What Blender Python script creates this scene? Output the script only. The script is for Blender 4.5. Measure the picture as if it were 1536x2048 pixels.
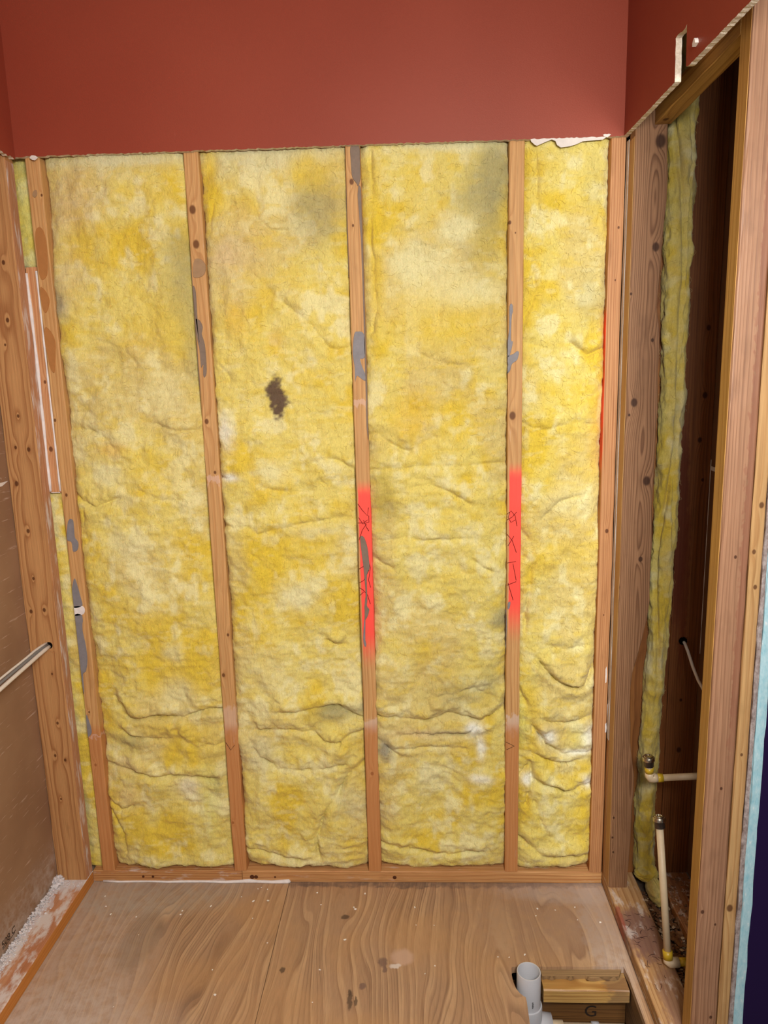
import bpy, bmesh, math, random
import numpy as np
from mathutils import Vector, Matrix

for o in list(bpy.data.objects):
    bpy.data.objects.remove(o)
SC = bpy.context.scene
COL = SC.collection
R = math.radians

# ------------------------------------------------------------------ camera
cam_d = bpy.data.cameras.new('camera')
cam_d.sensor_fit = 'VERTICAL'
cam_d.sensor_height = 36.0
cam_d.lens = 1426.39 / 2048 * 36.0
cam_d.clip_start = 0.05
cam = bpy.data.objects.new('camera', cam_d)
COL.objects.link(cam)
r_, u_, f_ = (0.998925, 0.038654, -0.025606), (0.018109, 0.183149, 0.982918), (-0.042683, 0.982325, -0.182252)
cam.matrix_world = Matrix(((r_[0], u_[0], -f_[0], 0.9514), (r_[1], u_[1], -f_[1], -1.9052), (r_[2], u_[2], -f_[2], 1.4886), (0, 0, 0, 1)))
SC.camera = cam

# ------------------------------------------------------------------ light
W = bpy.data.worlds.new('world')
SC.world = W
W.use_nodes = True
W.node_tree.nodes['Background'].inputs[0].default_value = (1.0, 0.96, 0.92, 1)
W.node_tree.nodes['Background'].inputs[1].default_value = 0.20


def area(name, loc, target, size, power, color):
    d = bpy.data.lights.new(name, 'AREA')
    d.shape = 'RECTANGLE'
    d.size, d.size_y = size
    d.energy = power
    d.color = color
    o = bpy.data.objects.new(name, d)
    o.location = loc
    o.rotation_euler = (Vector(target) - Vector(loc)).to_track_quat('-Z', 'Y').to_euler()
    COL.objects.link(o)


area('ceiling_lamp', (1.30, -1.75, 2.45), (1.1, -1.5, 0), (0.3, 0.3), 12, (1.0, 0.95, 0.88))
area('unseen_right_lamp', (1.40, -2.05, 1.85), (0.55, -0.35, 0.9), (0.8, 0.3), 68, (1.0, 0.95, 0.89))  # unseen lamp, placed by the right wall so the chase stays dim
SC.view_settings.view_transform = 'Standard'
SC.view_settings.look = 'None'
SC.view_settings.exposure = 0.0
SC.view_settings.gamma = 1.0
SC.view_settings.use_curve_mapping = False
SC.cycles.max_bounces = 4
SC.cycles.diffuse_bounces = 3
SC.cycles.glossy_bounces = 2
SC.cycles.use_adaptive_sampling = True
SC.cycles.adaptive_threshold = 0.08
SC.cycles.caustics_reflective = False
SC.cycles.caustics_refractive = False

# ------------------------------------------------------------------ measured layout (metres)
CREASES = [[[[0.131, 1.665], [0.176, 1.646]], 0.004, 0.007, 0.002], [[[0.118, 1.613], [0.189, 1.586], [0.221, 1.543]], 0.005, 0.007, 0.002], [[[0.02, 1.381], [0.072, 1.377], [0.108, 1.365], [0.129, 1.342], [0.137, 1.309]], 0.011, 0.009, 0.007], [[[0.257, 1.387], [0.318, 1.367], [0.382, 1.37]], 0.009, 0.009, 0.005], [[[0.003, 1.225], [0.03, 1.186], [0.072, 1.164], [0.14, 1.184]], 0.013, 0.011, 0.009], [[[0.206, 1.206], [0.254, 1.181], [0.315, 1.177]], 0.008, 0.009, 0.005], [[[0.034, 1.163], [0.031, 1.09], [0.04, 1.067]], 0.008, 0.008, 0.0], [[[0.065, 0.597], [0.083, 0.555], [0.11, 0.538], [0.136, 0.534], [0.221, 0.534], [0.277, 0.537], [0.339, 0.56], [0.378, 0.556]], 0.016, 0.011, 0.01], [[[0.082, 0.491], [0.114, 0.473], [0.26, 0.466], [0.304, 0.442], [0.371, 0.453]], 0.01, 0.009, 0.006], [[[0.026, 0.382], [0.094, 0.369], [0.154, 0.345], [0.25, 0.344], [0.341, 0.333]], 0.009, 0.01, 0.006], [[[0.016, 0.271], [0.054, 0.24], [0.088, 0.247]], 0.01, 0.009, 0.007], [[[0.024, 0.233], [0.057, 0.158], [0.057, 0.094]], 0.012, 0.009, 0.0], [[[0.486, 2.054], [0.503, 2.034], [0.524, 2.018]], 0.009, 0.008, 0.004], [[[0.565, 1.949], [0.566, 1.9], [0.598, 1.872], [0.65, 1.868], [0.675, 1.893]], 0.007, 0.008, 0.005], [[[0.462, 1.973], [0.447, 1.917], [0.44, 1.882]], 0.007, 0.009, 0.0], [[[0.56, 1.752], [0.597, 1.708], [0.618, 1.69]], 0.007, 0.007, 0.003], [[[0.626, 1.689], [0.692, 1.632], [0.74, 1.571], [0.759, 1.567], [0.79, 1.581]], 0.011, 0.009, 0.007], [[[0.443, 1.538], [0.468, 1.506]], 0.006, 0.007, 0.002], [[[0.685, 1.273], [0.72, 1.287], [0.756, 1.274], [0.791, 1.246]], 0.012, 0.009, 0.008], [[[0.422, 1.242], [0.447, 1.236], [0.472, 1.245]], 0.012, 0.008, 0.006], [[[0.531, 1.22], [0.569, 1.199], [0.633, 1.193], [0.677, 1.197]], 0.009, 0.01, 0.007], [[[0.429, 1.1], [0.49, 1.099], [0.522, 1.078], [0.58, 1.093], [0.64, 1.107], [0.747, 1.118]], 0.008, 0.008, 0.006], [[[0.697, 1.224], [0.71, 1.21]], 0.008, 0.006, 0.0], [[[0.497, 1.024], [0.521, 1.003]], 0.005, 0.007, 0.002], [[[0.698, 0.763], [0.72, 0.747], [0.743, 0.751]], 0.008, 0.008, 0.006], [[[0.549, 0.552], [0.598, 0.547], [0.654, 0.564], [0.727, 0.563]], 0.013, 0.009, 0.007], [[[0.462, 0.489], [0.54, 0.499], [0.65, 0.488], [0.671, 0.458], [0.723, 0.451]], 0.011, 0.009, 0.007], [[[0.727, 0.563], [0.792, 0.526]], 0.013, 0.009, 0.007], [[[0.723, 0.451], [0.752, 0.478], [0.791, 0.484]], 0.011, 0.009, 0.007], [[[0.455, 0.476], [0.485, 0.411], [0.533, 0.368], [0.645, 0.367], [0.735, 0.38]], 0.01, 0.012, 0.005], [[[0.788, 0.391], [0.741, 0.348], [0.711, 0.292], [0.671, 0.233], [0.64, 0.146], [0.649, 0.084]], 0.013, 0.009, 0.005], [[[0.431, 0.109], [0.518, 0.084], [0.588, 0.071]], 0.01, 0.009, 0.008], [[[0.86, 2.052], [0.858, 1.91], [0.851, 1.842], [0.863, 1.704], [0.85, 1.61]], 0.014, 0.009, 0.0], [[[0.976, 1.553], [1.02, 1.533], [1.08, 1.521]], 0.007, 0.008, 0.004], [[[0.938, 1.857], [0.968, 1.854]], 0.004, 0.006, 0.002], [[[0.837, 1.343], [0.857, 1.348], [0.897, 1.317], [0.937, 1.296]], 0.017, 0.011, 0.008], [[[0.937, 1.296], [0.976, 1.322], [1.01, 1.338]], 0.007, 0.01, 0.005], [[[0.834, 1.252], [1.037, 1.259], [1.188, 1.261]], 0.007, 0.009, 0.005], [[[0.904, 1.184], [0.941, 1.2], [0.996, 1.208], [1.057, 1.177], [1.098, 1.154]], 0.008, 0.009, 0.006], [[[0.849, 1.055], [0.917, 1.059], [1.005, 1.052], [1.118, 1.056]], 0.008, 0.01, 0.006], [[[0.847, 1.001], [0.889, 0.973]], 0.007, 0.009, 0.004], [[[1.107, 0.997], [1.158, 0.964]], 0.007, 0.009, 0.004], [[[1.138, 1.257], [1.158, 1.205], [1.178, 1.132], [1.189, 1.07]], 0.008, 0.009, 0.0], [[[0.833, 0.538], [0.966, 0.518], [1.034, 0.543], [1.079, 0.53], [1.135, 0.517], [1.19, 0.554]], 0.014, 0.01, 0.01], [[[0.905, 0.477], [1.089, 0.476], [1.118, 0.501]], 0.009, 0.006, 0.004], [[[0.837, 0.465], [0.865, 0.436], [0.892, 0.416]], 0.009, 0.008, 0.005], [[[0.887, 0.435], [1.089, 0.434]], 0.005, 0.006, 0.003], [[[1.118, 0.488], [1.135, 0.415]], 0.007, 0.008, 0.0], [[[1.145, 0.139], [1.157, 0.094]], 0.008, 0.008, 0.0], [[[0.828, 0.126], [0.914, 0.107], [1.03, 0.094], [1.135, 0.101]], 0.01, 0.008, 0.007], [[[1.014, 0.595], [1.114, 0.617], [1.17, 0.586]], 0.006, 0.014, 0.006], [[[1.266, 2.045], [1.276, 1.896], [1.256, 1.829], [1.272, 1.71], [1.249, 1.631]], 0.011, 0.009, 0.0], [[[1.294, 1.878], [1.354, 1.88]], 0.005, 0.008, 0.003], [[[1.261, 1.851], [1.346, 1.822], [1.417, 1.81]], 0.005, 0.009, 0.003], [[[1.365, 1.572], [1.405, 1.537], [1.443, 1.555]], 0.012, 0.007, 0.008], [[[1.255, 1.575], [1.294, 1.564]], 0.006, 0.008, 0.003], [[[1.232, 1.379], [1.261, 1.359], [1.286, 1.353]], 0.01, 0.007, 0.004], [[[1.238, 1.34], [1.306, 1.349], [1.38, 1.366], [1.443, 1.351]], 0.006, 0.011, 0.005], [[[1.31, 1.12], [1.345, 1.155], [1.39, 1.165]], 0.009, 0.008, 0.006], [[[1.235, 1.09], [1.261, 1.053]], 0.008, 0.009, 0.003], [[[1.251, 1.006], [1.271, 0.979], [1.267, 0.904], [1.252, 0.833], [1.258, 0.778]], 0.01, 0.01, 0.0], [[[1.293, 0.701], [1.337, 0.647], [1.38, 0.624], [1.425, 0.623], [1.439, 0.67]], 0.015, 0.008, 0.012], [[[1.236, 0.619], [1.272, 0.541], [1.279, 0.487]], 0.012, 0.009, 0.0], [[[1.284, 0.5], [1.313, 0.45], [1.364, 0.414], [1.446, 0.42]], 0.013, 0.009, 0.008], [[[1.291, 0.414], [1.347, 0.384], [1.425, 0.395]], 0.009, 0.008, 0.006], [[[1.247, 0.347], [1.274, 0.389], [1.281, 0.317], [1.26, 0.254]], 0.012, 0.009, 0.0], [[[1.298, 0.328], [1.372, 0.297], [1.439, 0.316]], 0.011, 0.01, 0.008], [[[1.287, 0.265], [1.311, 0.189], [1.33, 0.139]], 0.01, 0.012, 0.0], [[[1.245, 0.144], [1.319, 0.091], [1.436, 0.085]], 0.009, 0.01, 0.007], [[[1.309, 0.524], [1.369, 0.508], [1.436, 0.529]], 0.009, 0.009, 0.006], [[[1.309, 0.749], [1.364, 0.734], [1.426, 0.748]], 0.005, 0.01, 0.005]]
PATCHES = [[0.591, 1.447, 0.0274, 0.0466, 'brown', 0.95], [0.727, 1.915, 0.063, 0.0822, 'grey', 0.55], [0.699, 1.945, 0.0342, 0.0411, 'grey', 0.4], [1.166, 1.988, 0.0438, 0.0822, 'grey', 0.75], [1.132, 1.924, 0.0616, 0.0616, 'grey', 0.55], [1.135, 1.829, 0.0479, 0.0822, 'grey', 0.42], [0.367, 1.818, 0.0438, 0.0685, 'grey', 0.6], [0.351, 1.706, 0.0384, 0.0822, 'grey', 0.5], [0.375, 1.579, 0.0301, 0.0959, 'grey', 0.45], [0.022, 1.71, 0.0247, 0.0384, 'dgrey', 0.7], [0.059, 1.765, 0.0411, 0.0685, 'pink', 0.4], [0.102, 1.984, 0.0616, 0.0822, 'pink', 0.45], [0.058, 1.937, 0.0342, 0.0548, 'pink', 0.4], [0.213, 2.056, 0.1918, 0.0219, 'pale', 0.8], [0.708, 2.061, 0.0959, 0.0192, 'pale', 0.8], [0.581, 2.044, 0.0822, 0.0301, 'pale', 0.7], [1.056, 2.057, 0.1233, 0.0164, 'pale', 0.8], [0.479, 2.03, 0.0356, 0.0411, 'pale', 0.5], [1.073, 1.861, 0.0438, 0.0329, 'cream', 0.9], [0.958, 1.781, 0.0521, 0.0521, 'cream', 0.8], [1.104, 1.703, 0.0822, 0.0301, 'cream', 0.8], [1.015, 1.736, 0.0822, 0.0822, 'cream', 0.5], [0.471, 1.814, 0.0356, 0.0301, 'pink', 0.7], [0.504, 1.825, 0.0548, 0.0685, 'pink', 0.35], [0.119, 1.252, 0.0384, 0.0329, 'cream', 0.8], [0.298, 1.463, 0.0548, 0.0616, 'cream', 0.5], [0.251, 0.616, 0.0466, 0.0384, 'cream', 0.9], [0.253, 0.73, 0.0274, 0.0274, 'cream', 0.8], [0.145, 1.055, 0.0411, 0.0411, 'cream', 0.5], [0.202, 0.895, 0.0685, 0.0548, 'cream', 0.35], [0.446, 1.354, 0.0219, 0.0411, 'white', 0.7], [0.445, 1.238, 0.0247, 0.0096, 'white', 0.9], [0.62, 0.897, 0.0548, 0.0384, 'cream', 0.9], [0.569, 1.249, 0.0411, 0.0274, 'cream', 0.7], [0.664, 1.082, 0.0548, 0.0192, 'cream', 0.6], [0.53, 0.667, 0.0548, 0.0685, 'cream', 0.5], [1.112, 0.494, 0.0219, 0.0247, 'white', 1.0], [1.131, 0.432, 0.0123, 0.0329, 'white', 0.8], [1.32, 0.475, 0.0192, 0.0219, 'white', 0.9], [1.438, 0.47, 0.0192, 0.0301, 'white', 0.95], [1.413, 0.422, 0.0411, 0.0096, 'white', 0.9], [1.265, 0.337, 0.0164, 0.0192, 'white', 0.9], [1.438, 0.327, 0.0137, 0.0192, 'white', 0.9], [0.983, 0.346, 0.0438, 0.0384, 'cream', 0.8], [1.128, 0.338, 0.0301, 0.0137, 'white', 0.7], [0.854, 0.433, 0.0219, 0.0274, 'dgrey', 0.8], [1.042, 0.482, 0.0754, 0.0082, 'grey', 0.7], [0.97, 0.48, 0.0822, 0.0137, 'pink', 0.5], [0.741, 0.551, 0.0685, 0.0192, 'grey', 0.6], [0.69, 0.543, 0.0411, 0.0219, 'grey', 0.5], [0.104, 0.46, 0.0411, 0.0219, 'grey', 0.5], [0.08, 0.283, 0.0411, 0.0356, 'pink', 0.5], [0.082, 0.38, 0.0548, 0.0274, 'pink', 0.4], [0.264, 0.307, 0.0329, 0.0329, 'white', 0.5], [0.348, 0.331, 0.0137, 0.0329, 'grey', 0.5], [0.33, 0.699, 0.0548, 0.0822, 'deep', 0.4], [0.211, 0.662, 0.0548, 0.0548, 'deep', 0.5], [0.212, 0.499, 0.1507, 0.0274, 'deep', 0.45], [0.311, 0.436, 0.0685, 0.0548, 'deep', 0.5], [0.45, 1.984, 0.0192, 0.0822, 'deep', 0.8], [0.705, 2.01, 0.0548, 0.0411, 'deep', 0.6], [0.866, 1.838, 0.0164, 0.2192, 'deep', 0.7], [0.974, 1.625, 0.0822, 0.0822, 'deep', 0.45], [1.078, 1.635, 0.0959, 0.0548, 'deep', 0.45], [0.307, 1.644, 0.0548, 0.0685, 'deep', 0.5], [0.08, 1.651, 0.0274, 0.0274, 'deep', 0.3], [0.493, 1.652, 0.0274, 0.0411, 'orange', 0.5], [0.595, 1.598, 0.0192, 0.0192, 'orange', 0.5], [0.957, 1.382, 0.0548, 0.0685, 'orange', 0.4], [0.515, 0.905, 0.0301, 0.1096, 'deep', 0.5], [0.231, 1.236, 0.0822, 0.0685, 'deep', 0.3], [0.135, 1.32, 0.0356, 0.0192, 'orange', 0.6], [0.557, 1.02, 0.1096, 0.0548, 'deep', 0.35], [0.872, 1.168, 0.0356, 0.0822, 'olive', 0.6], [1.382, 1.158, 0.0685, 0.0411, 'cream', 0.4], [1.345, 1.007, 0.0822, 0.0342, 'deep', 0.4], [1.183, 0.824, 0.0219, 0.0274, 'grey', 0.7], [1.431, 1.318, 0.0164, 0.0822, 'orange', 0.45], [1.441, 1.422, 0.0137, 0.1644, 'orange', 0.35], [1.408, 1.675, 0.0329, 0.0685, 'grey', 0.35], [1.413, 1.95, 0.0274, 0.0822, 'grey', 0.25], [1.071, 0.602, 0.0822, 0.0548, 'grey', 0.35], [1.156, 0.647, 0.0274, 0.0411, 'grey', 0.4], [1.241, 0.524, 0.0192, 0.0822, 'green', 0.5], [0.746, 0.274, 0.0411, 0.0822, 'pale', 0.5], [0.487, 0.419, 0.0411, 0.0548, 'pale', 0.6], [-0.047, 1.941, 0.0192, 0.137, 'green', 0.5], [0.329, 0.274, 0.0274, 0.1096, 'green', 0.35], [1.433, 0.193, 0.0411, 0.0685, 'deep', 0.4], [1.412, 0.462, 0.0329, 0.0329, 'green', 0.3]]
SMEARS = [[0, 'brown', [[-0.009, 1.894], [0.003, 1.897], [0.012, 1.878], [0.014, 1.841], [0.011, 1.804], [0.006, 1.777], [-0.009, 1.767], [-0.015, 1.786], [-0.015, 1.83], [-0.015, 1.873]]], [0, 'brown', [[-0.016, 1.749], [-0.006, 1.745], [0.003, 1.729], [0.005, 1.71], [-0.006, 1.685], [-0.015, 1.692], [-0.017, 1.717]]], [0, 'brown', [[-0.015, 1.647], [-0.002, 1.64], [0.009, 1.614], [0.006, 1.576], [-0.002, 1.53], [-0.013, 1.544], [-0.017, 1.583], [-0.021, 1.615]]], [0, 'tan', [[-0.006, 1.985], [0.002, 1.988], [0.003, 1.976], [-0.004, 1.969], [-0.01, 1.975]]], [0, 'grey', [[-0.009, 1.126], [0.005, 1.128], [0.006, 1.1], [0.006, 1.079], [0.014, 1.064], [0.009, 1.043], [-0.004, 1.039], [-0.006, 1.065], [-0.018, 1.075]]], [0, 'grey', [[-0.012, 0.956], [-0.005, 0.956], [0.004, 0.905], [0.005, 0.88], [-0.023, 0.877], [-0.021, 0.92]]], [0, 'white', [[-0.025, 0.877], [0.006, 0.88], [0.012, 0.865], [0.002, 0.853], [-0.026, 0.853]]], [0, 'grey', [[-0.023, 0.85], [0.002, 0.853], [-0.001, 0.808], [0.004, 0.763], [0.004, 0.718], [-0.004, 0.684], [-0.014, 0.672], [-0.017, 0.613], [-0.021, 0.638], [-0.024, 0.695], [-0.024, 0.779]]], [0, 'grey', [[-0.018, 0.548], [-0.011, 0.532], [-0.006, 0.497], [-0.013, 0.482], [-0.022, 0.485]]], [1, 'tan', [[0.396, 1.804], [0.414, 1.806], [0.425, 1.791], [0.421, 1.769], [0.405, 1.76], [0.39, 1.765]]], [1, 'dgrey', [[0.386, 1.655], [0.398, 1.655], [0.406, 1.639], [0.403, 1.619], [0.409, 1.591], [0.41, 1.545], [0.408, 1.516], [0.4, 1.507], [0.401, 1.539], [0.394, 1.533], [0.393, 1.578], [0.389, 1.61]]], [2, 'dgrey', [[0.809, 2.061], [0.831, 2.06], [0.832, 2.029], [0.833, 1.994], [0.826, 1.968], [0.82, 1.975], [0.81, 1.992], [0.808, 2.03]]], [2, 'grey', [[0.803, 1.608], [0.813, 1.614], [0.826, 1.611], [0.831, 1.592], [0.829, 1.548], [0.816, 1.544], [0.821, 1.522], [0.829, 1.502], [0.828, 1.487], [0.817, 1.493], [0.807, 1.5], [0.801, 1.485], [0.801, 1.522], [0.797, 1.561]]], [2, 'dgrey', [[0.801, 1.065], [0.812, 1.066], [0.821, 1.037], [0.824, 1.001], [0.825, 0.98], [0.817, 0.959], [0.816, 0.887], [0.814, 0.869], [0.82, 0.858], [0.816, 0.84], [0.807, 0.828], [0.807, 0.858], [0.811, 0.901], [0.808, 0.973], [0.804, 1.016]]], [2, 'grey', [[0.805, 0.828], [0.809, 0.828], [0.807, 0.769], [0.809, 0.755], [0.805, 0.749], [0.8, 0.77]]], [2, 'dgrey', [[0.824, 1.961], [0.833, 1.958], [0.836, 1.875], [0.835, 1.692], [0.836, 1.579], [0.835, 1.437], [0.834, 1.338], [0.828, 1.358], [0.828, 1.463], [0.828, 1.579], [0.828, 1.742], [0.827, 1.875]]], [1, 'dgrey', [[0.388, 1.74], [0.395, 1.724], [0.394, 1.655], [0.395, 1.597], [0.39, 1.636], [0.387, 1.693]]], [3, 'grey', [[1.204, 1.666], [1.213, 1.667], [1.21, 1.631], [1.209, 1.581], [1.214, 1.575], [1.205, 1.541], [1.196, 1.541], [1.196, 1.556], [1.203, 1.606]]], [3, 'grey', [[1.196, 1.539], [1.214, 1.546], [1.224, 1.553], [1.23, 1.549], [1.225, 1.53], [1.212, 1.52], [1.207, 1.503], [1.198, 1.496], [1.196, 1.508], [1.201, 1.518]]], [3, 'grey', [[1.205, 0.873], [1.212, 0.876], [1.21, 0.858], [1.204, 0.855]]], [3, 'grey', [[1.194, 0.847], [1.2, 0.847], [1.203, 0.809], [1.2, 0.75], [1.196, 0.728]]]]
SCRIBBLES = [[1, [[0.389, 0.459], [0.402, 0.435], [0.414, 0.451]]], [3, [[1.202, 0.457], [1.226, 0.444], [1.204, 0.433]]], [2, [[0.798, 1.159], [0.809, 1.142], [0.823, 1.126], [0.827, 1.148]]], [2, [[0.799, 1.121], [0.81, 1.103], [0.827, 1.108], [0.827, 1.126]]], [2, [[0.797, 1.106], [0.812, 1.106], [0.823, 1.114]]], [2, [[0.798, 1.058], [0.808, 1.086], [0.82, 1.103]]], [2, [[0.812, 1.114], [0.82, 1.093], [0.826, 1.083]]], [2, [[0.795, 0.976], [0.807, 0.983], [0.819, 0.987]]], [2, [[0.796, 0.937], [0.808, 0.944], [0.823, 0.973]]], [2, [[0.794, 0.923], [0.805, 0.916], [0.817, 0.901], [0.824, 0.875]]], [2, [[0.796, 0.901], [0.806, 0.91]]], [2, [[0.821, 1.001], [0.827, 0.98], [0.821, 0.944], [0.826, 0.923]]], [3, [[1.201, 1.123], [1.212, 1.132], [1.223, 1.118], [1.228, 1.09]]], [3, [[1.198, 1.107], [1.215, 1.115], [1.227, 1.129]]], [3, [[1.201, 1.068], [1.215, 1.051], [1.227, 1.016]]], [3, [[1.204, 1.035], [1.22, 1.062]]], [3, [[1.202, 0.987], [1.226, 0.991]]], [3, [[1.218, 0.985], [1.227, 0.938]]], [3, [[1.202, 0.924], [1.227, 0.934]]], [3, [[1.205, 0.93], [1.219, 0.881]]], [3, [[1.209, 1.129], [1.204, 1.115], [1.212, 1.1], [1.223, 1.107]]]]
KNOTS = [[0, 0.014, 1.975, 0.003], [0, -0.015, 1.404, 0.004], [0, -0.034, 1.262, 0.003], [0, -0.006, 1.199, 0.004], [0, -0.008, 0.557, 0.003], [0, -0.006, 0.389, 0.004], [1, 0.401, 1.927, 0.009], [1, 0.404, 1.843, 0.009], [1, 0.399, 1.391, 0.006], [1, 0.412, 1.253, 0.004], [1, 0.417, 0.789, 0.004], [1, 0.396, 0.668, 0.005], [1, 0.393, 0.2, 0.004], [2, 0.809, 1.979, 0.006], [2, 0.814, 0.359, 0.005], [2, 0.809, 1.875, 0.003], [3, 1.204, 1.869, 0.004], [3, 1.214, 1.387, 0.009], [3, 1.218, 1.844, 0.002], [4, 1.475, 1.848, 0.003], [4, 1.471, 1.722, 0.002], [4, 1.47, 1.072, 0.005], [4, 1.469, 0.835, 0.002]]
POST_RIGHT = [[1.563, 2.047], [1.566, 2.022], [1.569, 1.972], [1.568, 1.894], [1.565, 1.838], [1.561, 1.746], [1.557, 1.652], [1.566, 1.556], [1.568, 1.421], [1.568, 1.295], [1.565, 1.218], [1.569, 1.033], [1.569, 0.87], [1.554, 0.779], [1.533, 0.701], [1.528, 0.614], [1.534, 0.496], [1.55, 0.371], [1.547, 0.26], [1.545, 0.127], [1.54, 0.058]]
POST_KNOTS = [[1.548, 2.026, 0.013], [1.547, 1.788, 0.009], [1.509, 1.416, 0.009], [1.548, 1.216, 0.01], [1.541, 1.009, 0.006], [1.484, 0.933, 0.007], [1.496, 0.26, 0.003], [1.495, 0.198, 0.003], [1.498, 0.152, 0.003], [1.548, 1.568, 0.004], [1.492, 1.68, 0.003], [1.498, 1.385, 0.003]]
FAR_KNOTS = [[1.71, 1.598, 0.006], [1.71, 1.428, 0.007], [1.703, 1.312, 0.006], [1.716, 1.206, 0.004], [1.692, 0.43, 0.007], [1.686, 0.76, 0.007], [1.69, 0.582, 0.004]]
LEFT_KNOTS = [[-0.083, 1.807, 0.005], [-0.09, 1.665, 0.005], [-0.104, 1.603, 0.003], [-0.092, 1.419, 0.004], [-0.109, 1.336, 0.004], [-0.074, 1.33, 0.005], [-0.118, 1.239, 0.006], [-0.102, 1.108, 0.005], [-0.103, 0.974, 0.004], [-0.121, 0.879, 0.005], [-0.083, 0.883, 0.005], [-0.082, 0.694, 0.003], [-0.083, 0.544, 0.004], [-0.101, 0.443, 0.004], [-0.073, 0.429, 0.004], [-0.099, 0.305, 0.003]]
FLOOR_MARKS = [[0.735, -0.142, 0.0125, 0.009, 'dark'], [0.59, -0.326, 0.00625, 0.009, 'dark'], [0.848, -0.299, 0.0125, 0.0162, 'grime'], [0.854, -0.32, 0.00625, 0.0108, 'grime'], [0.8, -0.373, 0.00875, 0.0108, 'grime'], [0.772, -0.414, 0.00625, 0.0288, 'dark'], [0.786, -0.418, 0.00375, 0.0144, 'dark'], [0.768, -0.392, 0.00375, 0.0108, 'dark'], [0.899, -0.282, 0.03, 0.0288, 'pink'], [0.88, -0.31, 0.015, 0.0072, 'white'], [0.181, -0.23, 0.05, 0.108, 'grime2'], [0.82, -0.399, 0.0, 0.0, 'dark']]
CHIPS = [[0.06, -0.136], [0.032, -0.105], [0.012, -0.064], [0.138, -0.145], [0.263, -0.135], [0.492, -0.031], [0.463, -0.029], [0.421, -0.063], [0.46, -0.081], [0.503, -0.079], [0.473, -0.148], [0.341, -0.102], [0.263, -0.121], [0.436, -0.404], [0.195, -0.441], [0.533, -0.237], [0.661, -0.094], [0.643, -0.045], [0.757, -0.103], [0.761, -0.111], [0.785, -0.048], [0.932, -0.102], [0.935, -0.169], [0.985, -0.17], [0.742, -0.224], [0.687, -0.325], [0.681, -0.422], [1.177, -0.279], [1.219, -0.27], [0.957, -0.334], [0.983, -0.309], [1.28, -0.105], [1.271, -0.132], [1.329, -0.109], [1.387, -0.098], [1.443, -0.155], [1.383, -0.146], [1.148, -0.278], [0.472, -0.023], [0.17, -0.212], [0.408, -0.328]]
TORN = [[1.253, 2.055], [1.261, 2.048], [1.267, 2.045], [1.288, 2.053], [1.303, 2.058], [1.312, 2.054], [1.316, 2.045], [1.325, 2.039], [1.348, 2.041], [1.363, 2.045], [1.378, 2.051], [1.397, 2.052], [1.426, 2.053], [1.433, 2.057]]
SX = [0.0, 0.4064, 0.8128, 1.2192]          # stud centres, sixteen inches apart


# ------------------------------------------------------------------ numeric noise
def _tab(seed):
    return np.random.RandomState(seed).rand(256, 256)


_T = {}


def vn(x, y, seed=0):
    if seed not in _T:
        _T[seed] = _tab(seed)
    t = _T[seed]
    xi, yi = np.floor(x).astype(int), np.floor(y).astype(int)
    fx, fy = x - xi, y - yi
    fx = fx * fx * fx * (fx * (fx * 6 - 15) + 10)
    fy = fy * fy * fy * (fy * (fy * 6 - 15) + 10)
    a, b = t[xi & 255, yi & 255], t[(xi + 1) & 255, yi & 255]
    c, d = t[xi & 255, (yi + 1) & 255], t[(xi + 1) & 255, (yi + 1) & 255]
    return (a + (b - a) * fx) * (1 - fy) + (c + (d - c) * fx) * fy - 0.5


def fbm(x, y, seed=0, oct=4, gain=0.5):
    s, a = 0, 1.0
    for i in range(oct):
        s = s + a * vn(x * 2 ** i + 17.3 * i, y * 2 ** i + 9.1 * i, seed + i)
        a *= gain
    return s


def ridged(x, y, seed=0, oct=3):
    s, a = 0, 1.0
    for i in range(oct):
        s = s + a * (1 - np.abs(2 * vn(x * 2 ** i + 5.7 * i, y * 2 ** i + 3.3 * i, seed + i)) * 1.6)
        a *= 0.5
    return s / 1.75 - 0.5


def srgb(r, g, b):
    f = lambda c: ((c / 255 + 0.055) / 1.055) ** 2.4 if c > 10 else c / 255 / 12.92
    return (f(r), f(g), f(b))


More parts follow.
